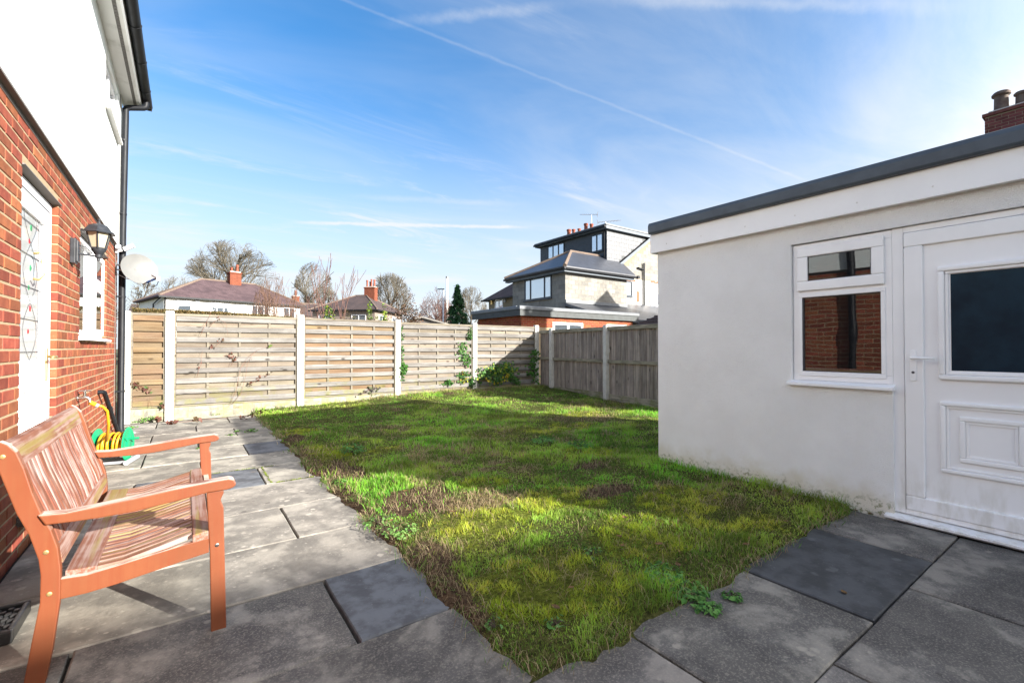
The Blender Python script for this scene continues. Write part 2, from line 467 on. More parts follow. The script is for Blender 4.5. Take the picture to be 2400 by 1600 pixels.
M_lead = material('lead_came', (.12, .12, .13), rough=.5, metallic=.4)
M_stain_r = material('stained_red', (.45, .02, .03), rough=.1); M_stain_g = material('stained_green', (.02, .22, .08), rough=.1)
M_dish = material('dish_grey', (.165, .168, .165), (.14, .143, .14), rough=.45, scale=3, spots=[(26, .12, (.40, .22, .10), .5)])
M_blue = material('blue_tape', (.01, .10, .42), rough=.4)
M_hose = material('hose_yellow', (.55, .28, .012), (.48, .235, .012), rough=.4, scale=12)
M_reelg = material('reel_green', (.008, .28, .12), (.008, .24, .10), rough=.35)
M_trim = material('grey_trim', (.075, .095, .12), (.06, .075, .095), rough=.5, scale=6, bump=.15, bscale=200, bdist=.002)
M_conc = material('concrete_post', (.56, .54, .49), (.46, .44, .40), rough=.9, scale=9, bump=.4, bscale=120, bdist=.004, spots=[(30, .12, (.26, .25, .21), .4)])
def algae(w, v, col, geo, oi):
    n = w.ramp(w.noise(v, 3.4, 5), .46, .62)
    return w.mix(w.math('MULTIPLY', n, .6), col, (.33, .32, .09))
M_stoneface = material('gravel_board_concrete', (.28, .265, .215), (.20, .19, .155), rough=.9, scale=10, bump=.7, bscale=45, bdist=.01, rand=.12, extra=algae)
# slabs
def slab_extra(w, v, col, geo, oi):
    big = w.noise(v, 2.2, 5, .6, .4)
    col = w.mix(w.math('MULTIPLY', w.ramp(big, .44, .56), .78), col, (.058, .055, .053))
    fine = w.noise(v, 110, 3, .7)
    col = w.mix(w.math('MULTIPLY', w.ramp(fine, .48, .66), .45), col, (.30, .27, .235))
    return col
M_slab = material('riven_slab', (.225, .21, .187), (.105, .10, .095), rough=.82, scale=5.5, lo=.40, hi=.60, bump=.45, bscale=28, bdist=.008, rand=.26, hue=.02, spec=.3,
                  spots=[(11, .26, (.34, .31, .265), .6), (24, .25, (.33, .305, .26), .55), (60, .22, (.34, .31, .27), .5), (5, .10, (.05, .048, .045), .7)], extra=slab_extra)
M_slab_sun = material('sunlit_slab', (.32, .297, .255), (.175, .163, .143), rough=.85, scale=4.5, lo=.38, hi=.62, bump=.45, bscale=28, bdist=.008, rand=.22, hue=.02, spec=.25,  # paler copy of the riven slab, sunlight put into the colour
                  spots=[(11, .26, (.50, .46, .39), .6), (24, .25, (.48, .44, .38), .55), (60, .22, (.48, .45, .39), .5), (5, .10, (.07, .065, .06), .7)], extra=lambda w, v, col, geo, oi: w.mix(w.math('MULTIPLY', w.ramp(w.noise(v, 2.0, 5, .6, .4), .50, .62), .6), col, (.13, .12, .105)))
M_slab_b = material('blue_slab', (.13, .14, .155), (.075, .078, .085), rough=.75, scale=7, lo=.40, hi=.62, bump=.4, bscale=30, bdist=.007, rand=.12, spec=.35,
                    spots=[(6, .2, (.15, .13, .11), .6), (45, .2, (.21, .21, .21), .5)], extra=None)
M_slab_d = material('slate_slab', (.062, .066, .072), (.034, .036, .039), rough=.7, scale=6, lo=.40, hi=.62, bump=.4, bscale=30, bdist=.006, spec=.4,
                    spots=[(40, .18, (.15, .15, .15), .5), (7, .2, (.12, .125, .13), .5)])
M_bed = material('joint_sand', (.045, .040, .034), (.025, .022, .02), rough=1, scale=30, bump=.5, bscale=90)
M_ground = material('earth_and_turf', (.06, .075, .025), (.085, .07, .04), rough=1, scale=.4)
# timber
M_fence = material('weathered_slat', (.215, .208, .197), (.165, .158, .15), rough=.85, scale=3, rand=.24, hue=.012, spec=.15, bump=.35, bscale=40, bdist=.004, stretch=(1, 1, 1),
                   extra=wood_grain((.105, .095, .085), (.03, .026, .023), 0, green=(.18, .18, .05)))
M_fence_r = material('weathered_rear_slat', (.215, .185, .145), (.17, .15, .12), rough=.85, scale=2, rand=.3, hue=.02, spec=.15, bump=.3, bscale=40, bdist=.004,
                     extra=wood_grain((.13, .10, .075), (.05, .036, .026), 0, green=(.17, .16, .05)))
M_fence_o = material('newer_slat', (.20, .14, .083), (.165, .123, .083), rough=.8, scale=2, rand=.22, hue=.02, spec=.15, bump=.3, bscale=40, bdist=.004,
                     extra=wood_grain((.11, .066, .036), (.05, .03, .018), 0, green=(.15, .15, .04)))
M_fence_rail = material('fence_rail', (.225, .20, .155), (.175, .155, .12), rough=.85, scale=3, rand=.15, spec=.15, extra=wood_grain((.12, .10, .08), (.05, .04, .03), 0, green=(.18, .19, .04)))
M_pale = material('feather_edge', (.37, .31, .26), (.26, .22, .19), rough=.88, scale=3, rand=.5, hue=.012, spec=.15, bump=.4, bscale=40, bdist=.005,
                  extra=wood_grain((.15, .12, .105), (.05, .04, .036), 2, knots=True))
M_pale_rail = material('fence_cap_rail', (.34, .30, .225), (.26, .235, .17), rough=.9, scale=4, rand=.15, spec=.15, extra=wood_grain((.11, .10, .07), (.04, .03, .03), 1, knots=False, green=(.15, .16, .05)))
M_bench = material('bench_varnish', (.195, .060, .022), (.145, .042, .016), rough=.5, lo=.2, hi=.8, scale=4, spec=.4, stretch=(1, 1, 1), rand=.10,
                   extra=lambda w, v, col, geo, oi: wear((.62, .50, .43), (0,), .88, None, (.34, .54))(w, v, wood_grain((.17, .042, .015), (.1, .03, .012), 2, 1.3, False)(w, v, col, geo, oi), geo, oi))
M_bench_y = material('bench_worn_rail', (.20, .085, .052), (.16, .065, .042), rough=.7, scale=4, spec=.25, rand=.12,
                     extra=wear((.33, .245, .215), (1,), .75, (.22, .175, .05), (.42, .6), False))
M_bench_s = material('bench_worn_slat', (.215, .092, .054), (.165, .068, .041), rough=.7, scale=4, spec=.25, rand=.22, hue=.015,
                     extra=wear((.40, .30, .26), (0, 2), .75, (.30, .23, .075), (.45, .6), False))
M_bench_b = material('bench_worn_back', (.20, .074, .043), (.15, .053, .033), rough=.65, scale=4, spec=.3, rand=.3, hue=.01,
                     extra=wear((.40, .31, .28), (0, 2), .8, None, (.46, .60), False))
# roofs and far houses
def courses(sx, sz, dark, amt=.5, axis=0):
    def f(w, v, col, geo, oi):
        bt = w.new('ShaderNodeTexBrick'); bt.inputs['Scale'].default_value = 1
        bt.inputs['Brick Width'].default_value = sx; bt.inputs['Row Height'].default_value = sz
        bt.inputs['Mortar Size'].default_value = sz * .07; bt.inputs['Color1'].default_value = (1, 1, 1, 1); bt.inputs['Color2'].default_value = (.72, .72, .72, 1)
        bt.inputs['Mortar'].default_value = (.25, .25, .25, 1)
        sp = w.new('ShaderNodeSeparateXYZ'); w.l.new(geo.outputs['Position'], sp.inputs[0])
        cb = w.new('ShaderNodeCombineXYZ'); w.l.new(w.math('ADD', sp.outputs[0], w.math('MULTIPLY', sp.outputs[1], .83)), cb.inputs[0]); w.l.new(sp.outputs[2], cb.inputs[1])
        w.l.new(cb.outputs[0], bt.inputs['Vector'])
        return w.mix(amt, col, bt.outputs[0], 'MULTIPLY')
    return f
M_rooftile = material('plum_roof_tile', (.105, .070, .074), (.074, .050, .054), rough=.85, scale=1.2, lo=.4, hi=.62, spec=.2, extra=courses(.22, .085, 0, .6))
M_rooftile2 = material('brown_roof_tile', (.090, .066, .062), (.062, .048, .047), rough=.85, scale=1.0, spec=.2, extra=courses(.22, .085, 0, .6))
M_slate = material('new_slate', (.060, .066, .082), (.045, .050, .062), rough=.42, scale=3, spec=.5, extra=courses(.28, .075, 0, .6))
M_ridge = material('ridge_tile', (.17, .125, .095), (.13, .095, .075), rough=.85, scale=6)
M_block = material('grey_block', (.245, .235, .21), (.185, .18, .168), rough=.92, scale=3.5, rand=.34, hue=.02, spec=.1, bump=.3, bscale=60)
M_blockmortar = material('block_mortar', (.26, .215, .15), (.21, .18, .135), rough=.95, scale=5, spec=.1)
M_dormer = material('dormer_slate', (.035, .045, .058), (.026, .034, .045), rough=.45, scale=3, rand=.14, spec=.4)
M_fasciag = material('grey_fascia', (.10, .125, .15), (.085, .105, .13), rough=.5, scale=3)
M_fasciab = material('weathered_grey_board', (.070, .078, .080), (.055, .060, .060), rough=.65, scale=5)
M_edge = material('roof_edge_trim', (.16, .17, .18), (.13, .14, .15), rough=.5, scale=5)
M_anth = material('anthracite_frame', (.022, .032, .045), rough=.4)
M_stack = material('chimney_brick', (.20, .066, .038), (.15, .05, .03), rough=.9, scale=6, spec=.15, extra=courses(.225, .075, 0, .45))
M_clay = material('clay_pot', (.24, .07, .04), (.19, .055, .033), rough=.8, scale=7, rand=.2)
M_potgrey = material('old_pot', (.13, .10, .08), (.09, .055, .045), rough=.85, scale=9, rand=.15)
M_cream = material('cream_brick', (.26, .22, .15), (.20, .17, .12), rough=.9, scale=8, spec=.1, extra=courses(.235, .075, 0, .25))
M_pebble = material('pebbledash', (.24, .195, .165), (.18, .15, .13), rough=.95, scale=12, spec=.1)
M_whitewash = material('white_wash', (.82, .81, .78), (.74, .72, .68), rough=.9, scale=2, spec=.1)
M_lampmetal = material('galvanised', (.42, .44, .46), rough=.5, metallic=.5)
M_curtain = material('white_curtain', (.40, .42, .44), (.32, .34, .36), rough=.9, scale=5)
M_dark = material('dark_room', (.03, .03, .033), rough=.9)
M_shedfelt = material('shed_boards', (.20, .18, .16), (.15, .13, .12), rough=.9, scale=5, stretch=(6, 6, 1))
M_shedroof = material('shed_roof_felt', (.34, .32, .29), (.27, .25, .22), rough=.95, scale=6)
M_bark = material('bark', (.085, .070, .052), (.055, .046, .036), rough=.95, scale=6, spec=.1)
M_bark_g = material('twig_olive', (.135, .118, .088), (.10, .088, .068), rough=.95, scale=4, spec=.1)
M_birch = material('birch_twig', (.15, .085, .072), (.11, .065, .055), rough=.95, scale=4, spec=.1)
M_birchbark = material('birch_bark', (.62, .60, .56), (.25, .23, .22), rough=.9, scale=5)
M_twig = material('red_twig', (.16, .095, .07), (.11, .07, .05), rough=.95, scale=5, spec=.1)
M_stemred = material('bramble_stem', (.22, .07, .05), (.14, .07, .04), rough=.7, scale=8)
M_leaf = leaf_mat('leaf', .5, .3)
M_grass = leaf_mat('grass_blade', .6, .38)
M_iron = material('gully_iron', (.016, .017, .018), (.03, .03, .03), rough=.4, scale=30, spec=.5)
G_win = glass_mat('window_glass', (.02, .022, .025), .20, .008, .75)
G_gar = glass_mat('garage_window_glass', (.012, .012, .013), .05, .008, .35, wave=.03, wscale=2.2)
G_door = material('door_obscure_glass', (.012, .036, .056), (.006, .018, .030), rough=.18, scale=2.5, bump=.12, bscale=220, bdist=.003, spec=.10)
G_pale = glass_mat('leaded_pale_glass', (.46, .48, .48), .10, .05, .05)
G_far_shade = glass_mat('far_shaded_glass', (.40, .50, .58), .45, .02, .0)  # pane copy for windows in shade, reflected brightness put into its colour
G_farlit = glass_mat('far_sunlit_glass', (.07, .085, .10), .25, .02, .0)  # darker pane copy for windows in full sun

# ================================================================== setting: ground, patio, lawn
LX0, LX1, LY0, LY1 = 1.07, 8.35, 1.35, 10.0
def lawn_z(x, y):
    """gentle rise of the lawn towards the far right corner plus lumps"""
    x = np.asarray(x, float); y = np.asarray(y, float)
    rise = .165 * sstep(.8, 5.4, x) * sstep(6.2, 9.8, y)
    lump = (fbm(x * 1.3, y * 1.3, 5, 3) - .5) * .07 + (fbm(x * 5, y * 5, 9, 3) - .5) * .035
    return rise + .030 + lump * sstep(0, .5, np.minimum(x - LX0 + .15, y - LY0 + .15))

me = np_mesh('ground', [(-400, -400, -.12), (400, -400, -.12), (400, 500, -.12), (-400, 500, -.12)], [(0, 1, 2, 3)])
tag(link_mesh('ground', me, M_ground), kind='structure')

# ---- patio: a bed with every slab a child
patio = MB().box(-.85, 4.40, -1.2, LY0 - .02, -.10, -.032).box(-.85, LX0 - .02, LY0 - .02, 9.93, -.10, -.032).build('patio', M_bed)
tag(patio, kind='structure')
rows = [-.60, .08, .74, 1.36, 1.96, 2.60, 3.26, 3.97, 4.72, 5.41, 6.11, 6.84, 7.55, 8.27, 8.90, 9.62]
rng = random.Random(4)
def slab_mesh(x0, x1, y0, y1, seed):
    """a riven slab: slightly uneven rim, chamfered top"""
    r = random.Random(seed); nx = max(3, int((x1 - x0) / .16)); ny = max(3, int((y1 - y0) / .16))
    rim = [(x0 + (x1-x0)*i/nx, y0) for i in range(nx)] + [(x1, y0 + (y1-y0)*i/ny) for i in range(ny)] + \
          [(x1 - (x1-x0)*i/nx, y1) for i in range(nx)] + [(x0, y1 - (y1-y0)*i/ny) for i in range(ny)]
    cx, cy = (x0+x1)/2, (y0+y1)/2; n = len(rim); V = []
    for (x, y) in rim:
        V.append((x + r.uniform(-.0025, .0025), y + r.uniform(-.0025, .0025)))
    m = MB(); zt = r.uniform(-.002, .003); tx, ty = r.uniform(-.003, .003), r.uniform(-.003, .003)
    def top(x, y): return zt + (x-cx)*tx + (y-cy)*ty
    A = [(x, y, -.031) for x, y in V]; B = [(x, y, top(x, y) - .006) for x, y in V]
    Cc = [(x + (cx-x)*.016, y + (cy-y)*.022, top(x, y) + r.uniform(-.0008, .0008)) for x, y in V]
    m.add(A + B + Cc, [tuple(range(n))[::-1]] + [(i, (i+1) % n, n+(i+1) % n, n+i) for i in range(n)] +
          [(n+i, n+(i+1) % n, 2*n+(i+1) % n, 2*n+i) for i in range(n)] + [tuple(range(2*n, 3*n))])
    return m.mesh('slab')
sd = 0
for i in range(len(rows) - 1):
    y0, y1 = rows[i], rows[i+1]
    A = (i % 2 == 0)                                  # the row from .74 to 1.36 has joints at .61, 1.57, 2.55 ...
    first = (-1.35 if A else -.84)
    js = [first + .98 * k for k in range(8)]
    xr = 4.17 if y1 <= 1.5 else LX0 + .07
    js = [-.80] + [j for j in js if -.62 < j < xr - .18] + [xr]
    for a, b in zip(js[:-1], js[1:]):
        g = .007
        mt = M_slab_sun if y0 > 2.5 else M_slab  # rows lying in the sun take the brightened copy
        if abs(y0 - 1.96) < .01 and b > 1.0 and a > .4: mt = M_slab_b
        if abs(y0 - .74) < .01 and 2.4 < a < 2.7: mt = M_slab_d
        if abs(y0 - 4.72) < .01 and a < .3 and b > .3: mt = M_slab_b
        if abs(y0 - 6.11) < .01 and a > .4: mt = M_slab_b
        if abs(y0 - .08) < .01 and a > 3.7: mt = M_slab_d
        sd += 1
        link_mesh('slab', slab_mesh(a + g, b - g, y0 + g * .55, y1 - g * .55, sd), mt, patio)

# ---- lawn: bumpy soil sheet, coloured by what lies on it
def lawn_fields(x, y):
    """weights of bare soil, moss and straw at lawn points"""
    n1 = fbm(x * 1.7, y * 1.7, 21, 4); n2 = fbm(x * 3.1, y * 3.1, 41, 4); n3 = fbm(x * .9, y * .9, 77, 3); n4 = fbm(x * 6, y * 6, 61, 3)
    def blob(cx, cy, rx, ry): return np.clip(1.15 - np.sqrt(((x-cx)/rx)**2 + ((y-cy)/ry)**2), 0, 1)
    edge = np.clip(1 - (x - LX0) / .35, 0, 1) * sstep(1.2, 2.0, y) * (1 - sstep(6.0, 7.6, y))
    soil = np.maximum.reduce([blob(1.5, 3.35, .60, .75), blob(1.22, 2.5, .22, .40), blob(1.3, 4.6, .30, .8), blob(2.9, 2.7, .5, .25),
                              blob(3.4, 3.4, .5, .3) * .8, blob(1.2, 6.6, .25, .6), blob(5.0, 9.4, .35, .25), blob(6.2, 8.9, .4, .2), blob(2.5, 8.9, .3, .2)])
    soil = sstep(.42, .72, np.maximum(soil, edge * .85) * (.45 + 1.0 * n2))
    moss = np.maximum.reduce([blob(2.15, 3.45, .38, .28), blob(1.75, 2.7, .7, .6), blob(1.6, 1.8, .75, .55), blob(2.5, 1.9, .8, .5), blob(2.6, 2.7, .6, .5),
                              blob(1.35, 5.6, .40, .55), blob(1.9, 5.3, .35, .25), blob(1.35, 7.1, .3, .4), blob(3.2, 2.2, .7, .45), blob(4.6, 5.2, 1.1, .6),
                              blob(3.9, 3.8, .6, .5), blob(3.3, 1.55, .5, .3), blob(6.0, 6.0, .8, .5)])
    moss = sstep(.34, .62, moss * (.10 + 1.0 * n1 + .75 * n4 * n2 * 2 - .15)) * (1 - soil)
    straw = sstep(.56, .70, n3 * .55 + n4 * .45) * .8
    fence = sstep(9.45, 9.9, y) * sstep(2.0, 4.0, x)
    straw = np.maximum(straw, fence * .9)
    straw = np.maximum(straw, sstep(.45, .75, blob(1.9, 3.05, .6, .4) * (.4 + 1.2 * n4)))
    return soil, moss, np.clip(straw, 0, 1)

def inside_lawn(x, y, m=0.0):
    return (x > LX0 - m) & (y > LY0 - m) & (y < LY1 - .02) & ((x < 4.2 - .01) | (y > 3.13)) & (x < 7.30 + .0915 * (y - 1.5) - .06)
def lawn_base():
    xs = np.concatenate([np.arange(LX0 - .12, 1.45, .022), np.arange(1.45, 4.6, .05), np.arange(4.6, LX1, .12)])
    ys = np.concatenate([np.arange(LY0 - .12, 1.75, .022), np.arange(1.75, 5.0, .04), np.arange(5.0, LY1 + .05, .08)])
    X, Y = np.meshgrid(xs, ys); Z = lawn_z(X, Y)
    # the turf creeps unevenly over the slab rim
    e = np.minimum(X - LX0, Y - LY0) + (fbm(X * 6, Y * 6, 33, 3) - .5) * .13 + .015
    Z = np.maximum(np.minimum(Z, e * .42 + .004), -.05)
    V = np.stack([X, Y, Z], -1).reshape(-1, 3); nx = len(xs); ny = len(ys)
    idx = np.arange(nx * ny).reshape(ny, nx)
    Q = np.stack([idx[:-1, :-1], idx[:-1, 1:], idx[1:, 1:], idx[1:, :-1]], -1).reshape(-1, 4)
    c = V[Q].mean(1)
    Q = Q[inside_lawn(c[:, 0], c[:, 1], .12) | (c[:, 0] > 7)]
    me = np_mesh('lawn', V, Q)
    so, mo, st = lawn_fields(V[:, 0], V[:, 1])
    base = np.tile(np.array([.07, .075, .025]), (len(V), 1))
    def mixc(w, c): return base * (1 - w[:, None]) + np.array(c) * w[:, None]
    base = mixc(st, (.10, .08, .04)); base = mixc(mo, (.10, .12, .02)); base = mixc(so, (.085, .058, .038))
    vcol(me, base)
    return me
M_soil = bpy.data.materials.new('lawn_soil'); M_soil.use_nodes = True
_w = NT(M_soil.node_tree); _b = _w.n['Principled BSDF']; _a = _w.new('ShaderNodeAttribute'); _a.attribute_name = 'col'
_g = _w.new('ShaderNodeNewGeometry')
_w.l.new(_w.mix(_w.ramp(_w.noise(_g.outputs['Position'], 42, 5, .7), .35, .7), _w.mix(1, _a.outputs['Color'], (.42, .42, .45), 'MULTIPLY'), _w.mix(1, _a.outputs['Color'], (1.5, 1.45, 1.35), 'MULTIPLY')), _b.inputs['Base Color'])
_b.inputs['Roughness'].default_value = 1; _b.inputs['Specular IOR Level'].default_value = .05
_bn = _w.new('ShaderNodeBump'); _bn.inputs['Strength'].default_value = 1; _bn.inputs['Distance'].default_value = .02
_w.l.new(_w.noise(_g.outputs['Position'], 60, 5, .7), _bn.inputs['Height']); _w.l.new(_bn.outputs[0], _b.inputs['Normal'])
tag(link_mesh('lawn', lawn_base(), M_soil, smooth=True), kind='structure')

# ---- blades: one vectorised builder for grass, moss and straw
def blades(name, x, y, z, length, width, lean, heading, rgb, mat, seed=0, segs=2, flat=None):
    """tapered bent blades; lean is the horizontal throw as a share of the length"""
    n = len(x); r = np.random.default_rng(seed)
    hx, hy = np.cos(heading), np.sin(heading); sx, sy = -hy, hx
    tw = r.uniform(0, 2*np.pi, n); sx, sy = np.cos(tw), np.sin(tw)
    pts = []; w0 = width / 2
    def P(t):
        lz = length * (t * np.sqrt(np.clip(1 - (lean * t) ** 2 * .8, .05, 1)))
        lh = length * lean * t * t
        return np.stack([x + hx * lh, y + hy * lh, z + lz], -1)
    side = np.stack([sx, sy, np.zeros(n)], -1) * w0[:, None]
    if segs == 1:
        V = np.stack([P(0) - side, P(0) + side, P(1)], 1).reshape(-1, 3); F = np.arange(3*n).reshape(n, 3); k = 3
    else:
        p0, p1, p2 = P(0), P(.55), P(1)
        V = np.stack([p0 - side, p0 + side, p1 - side*.75, p1 + side*.75, p2], 1).reshape(-1, 3); k = 5
        b = np.arange(n)[:, None] * 5
        F = np.concatenate([b + [0, 1, 3], b + [0, 3, 2], b + [2, 3, 4]], 0)
    me = np_mesh(name, V, F)
    sh = np.ones((n, k, 1)); sh[:, :2] = .62                      # colour darker towards the base of each blade
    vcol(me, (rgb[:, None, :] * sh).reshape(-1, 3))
    return me
def scatter(n, seed, dens):
    """rejection sampling over the lawn rectangle with density 0..1"""
    r = np.random.default_rng(seed)
    x = r.uniform(LX0 - .06, LX1, n); y = r.uniform(LY0 - .06, LY1, n)
    k = inside_lawn(x, y, .05) & (r.uniform(0, 1, n) < dens(x, y))
    e = np.minimum(x - LX0, y - LY0) + (fbm(x * 6, y * 6, 33, 3) - .5) * .13 + .015
    k &= e > .0
    return x[k], y[k], r
def lawn_zc(x, y):
    e = np.minimum(x - LX0, y - LY0) + (fbm(x * 6, y * 6, 33, 3) - .5) * .13 + .015
    return np.minimum(lawn_z(x, y), e * .42 + .004)
def near_w(x, y): return np.clip(2.6 / np.sqrt(x*x + y*y), 0, 1) ** 1.6

def make_grass():
    x, y, r = scatter(1150000, 3, lambda x, y: near_w(x, y) * (1 - .93 * lawn_fields(x, y)[0]) * (1 - .62 * lawn_fields(x, y)[1]) * (.35 + .9 * fbm(x * 2.3, y * 2.3, 55, 3)))
    n = len(x); so, mo, st = lawn_fields(x, y); d = np.sqrt(x*x + y*y)
    lush = fbm(x * 1.1, y * 1.1, 91, 3); lush2 = fbm(x * 4.0, y * 4.0, 92, 3)
    L = (.018 + .038 * sstep(.42, .68, lush) + .035 * sstep(.52, .72, lush2)) * r.uniform(.40, 1.25, n) * (1 - .45 * mo) * (1 - .3 * st)
    wall = np.where(y < 3.2, 4.2 - x, np.maximum(np.abs(x - 4.2), 0) * 0 + 9)
    L += .055 * sstep(.20, .02, wall) * r.uniform(.2, 1.2, n)
    L += .05 * sstep(.25, .03, LY1 - y) * r.uniform(0, 1.4, n)
    W = .0026 * r.uniform(.7, 1.5, n) * np.clip(d / 2.6, .9, 2.4)
    g = np.stack([r.uniform(.13, .24, n), r.uniform(.37, .52, n), r.uniform(.025, .055, n)], -1)
    yel = np.clip(fbm(x * 1.5, y * 1.5, 15, 3) * 1.7 - .55, 0, 1)[:, None]
    g = g * (1 - yel) + np.stack([r.uniform(.30, .42, n), r.uniform(.36, .46, n), r.uniform(.05, .09, n)], -1) * yel
    g *= (.55 + .80 * sstep(.30, .70, fbm(x * 3.4, y * 3.4, 71, 3)))[:, None]
    dry = (r.uniform(0, 1, n) < .09 + .60 * st)[:, None]
    g = np.where(dry, np.stack([r.uniform(.36, .52, n), r.uniform(.30, .42, n), r.uniform(.15, .22, n)], -1), g)
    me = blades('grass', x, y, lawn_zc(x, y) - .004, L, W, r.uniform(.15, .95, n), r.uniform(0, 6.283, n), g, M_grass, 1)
    o = link_mesh('grass', me, M_grass); tag(o, 'patchy green lawn grass between patio and back fence', 'grass', kind='stuff')
    # moss: dense short hair in mounds
    x, y, r = scatter(900000, 8, lambda x, y: near_w(x, y) * lawn_fields(x, y)[1])
    n = len(x); d = np.sqrt(x*x + y*y)
    hgt = fbm(x * 9, y * 9, 12, 3)
    L = (.004 + .040 * sstep(.3, .75, hgt)) * r.uniform(.6, 1.3, n); W = .0045 * r.uniform(.7, 1.4, n) * np.clip(d / 2.8, .9, 2.2)
    t = sstep(.35, .68, fbm(x * 2.4, y * 2.4, 18, 3))[:, None]
    g = np.stack([r.uniform(.44, .60, n), r.uniform(.50, .62, n), r.uniform(.05, .10, n)], -1) * (1 - t) + np.stack([r.uniform(.28, .42, n), r.uniform(.40, .52, n), r.uniform(.02, .05, n)], -1) * t
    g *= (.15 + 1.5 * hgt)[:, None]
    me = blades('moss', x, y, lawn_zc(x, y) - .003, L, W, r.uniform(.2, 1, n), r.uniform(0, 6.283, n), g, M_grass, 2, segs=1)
    tag(link_mesh('moss', me, M_grass), 'lime green moss cushions in the thin lawn near the patio', 'moss', kind='stuff')
    # straw: long pale stalks lying nearly flat
    x, y, r = scatter(190000, 13, lambda x, y: near_w(x, y) * np.clip(lawn_fields(x, y)[2] + .45 * lawn_fields(x, y)[0] + .07 + .08 * lawn_fields(x, y)[1], 0, 1))
    n = len(x); d = np.sqrt(x*x + y*y)
    L = r.uniform(.03, .11, n); W = .0022 * r.uniform(.7, 1.4, n) * np.clip(d / 2.6, .9, 2.4)
    t = r.uniform(0, 1, (n, 1))
    g = np.array([.52, .42, .25]) * t + np.array([.28, .19, .11]) * (1 - t)
    me = blades('dead_grass', x, y, lawn_zc(x, y) + .002, L, W, r.uniform(.80, 1.06, n), r.uniform(0, 6.283, n), g, M_grass, 3)
    # loose stalks hanging over the rim of the paving
    m_ = 5200; s_ = r.uniform(0, 1, m_)
    left = r.uniform(0, 1, m_) < .72
    ex = np.where(left, LX0 + r.normal(0, .035, m_), LX0 + s_ * 3.05); ey = np.where(left, LY0 + s_ * 8.4, LY0 + r.normal(0, .035, m_))
    ok = fbm(ex * 4, ey * 4, 99, 3) > .42; ex, ey = ex[ok], ey[ok]; q_ = len(ex)
    t2 = r.uniform(0, 1, (q_, 1)); isg = (r.uniform(0, 1, q_) < .45)[:, None]
    g2 = np.where(isg, np.array([.14, .30, .04]) * (.6 + .8 * t2), np.array([.50, .40, .24]) * t2 + np.array([.24, .16, .10]) * (1 - t2))
    me2 = blades('edge_grass', ex, ey, np.full(q_, .004), r.uniform(.03, .085, q_), .0026 * r.uniform(.7, 1.4, q_) * np.clip(np.hypot(ex, ey) / 2.6, .9, 2.4), r.uniform(.55, 1.05, q_), r.uniform(0, 6.283, q_), g2, M_grass, 4)
    tag(link_mesh('edge_grass', me2, M_grass), 'loose grass and straw hanging over the rim of the paving', 'grass', kind='stuff')
    tag(link_mesh('dead_grass', me, M_grass), 'pale dead grass stalks matted over the lawn', 'dead grass', kind='stuff')
make_grass()

# ================================================================== garage on the right
GX = 4.20
def gz(px, py, x0=GX): p = on_x(px, py, x0); return p[1], p[2]
gar = empty('garage', (5.7, 1.3, 0), 'white rendered flat-roofed garage with grey roof edge at the right', 'garage')
GY0, GY1 = -.60, 3.115
WY0, WY1, WZ0, WZ1 = 1.085, 1.765, .955, 2.120          # window opening
DY0, DY1, DZ1 = .095, 1.085, 2.125                         # door opening (shares the mullion)
w = MB()
w.box(GX, GX+.16, WY1, GY1, -.1, 2.44)                    # left of the window
w.box(GX, GX+.16, WY0, WY1, -.1, WZ0)                     # under the window
w.box(GX, GX+.16, DY0, WY1, DZ1, 2.44)                    # over both
w.box(GX, GX+.16, GY0, DY0, -.1, 2.44)                    # near side of the door
w.box(GX+.16, 7.15, GY1-.16, GY1, -.1, 2.44); w.box(GX+.16, 7.15, GY0, GY0+.16, -.1, 2.44); w.box(6.99, 7.15, GY0+.16, GY1-.16, -.1, 2.44)
w.build('wall', M_render_g, gar)
MB().box(GX+.16, 6.99, GY0+.16, GY1-.16, 2.36, 2.40).build('ceiling', M_dark, gar)
MB().box(GX+.16, 6.99, GY0+.16, GY1-.16, -.05, .0).build('floor', M_dark, gar)
# roof slab, rounded grey trim and white fascia with screws
MB().box(GX-.02, 7.2, GY0-.05, GY1+.01, 2.44, 2.474).build('roof', M_trim, gar)
prof = [(4.085, 2.475), (4.072, 2.49), (4.070, 2.56), (4.082, 2.592), (4.11, 2.602), (4.30, 2.585), (4.30, 2.505), (4.12, 2.475)]
MB().prism_xz(prof, GY0-.1, GY1+.030).build('roof_trim', M_trim, gar, bevel=.004)
MB().prism_yz([(GY1-.06, 2.478), (GY1+.02, 2.478), (GY1+.028, 2.49), (GY1+.028, 2.56), (GY1+.015, 2.588), (GY1-.01, 2.598), (GY1-.06, 2.583)], 4.305, 7.22).build('roof_trim', M_trim, gar)
fas = MB().box(4.125, 4.150, GY0-.08, GY1+.040, 2.275, 2.474).box(4.150, 7.2, GY1+.020, GY1+.040, 2.275, 2.474).build('fascia', M_upvc, gar, bevel=.003)
MB().box(4.150, GX-.002, GY0-.08, GY1+.018, 2.281, 2.294).build('soffit', M_upvc, gar)
for px, py in ((1562, 571), (1643, 553), (1746, 531), (1863, 505), (2008, 475), (2186, 437)):
    y, z = gz(px, py, 4.125)
    MB().lathe((4.126, y, z), [(.004, 0), (.006, .001), (.005, .004), (.001, .005)], 8, (-1, 0, 0)).build('screw', M_soffit, fas)
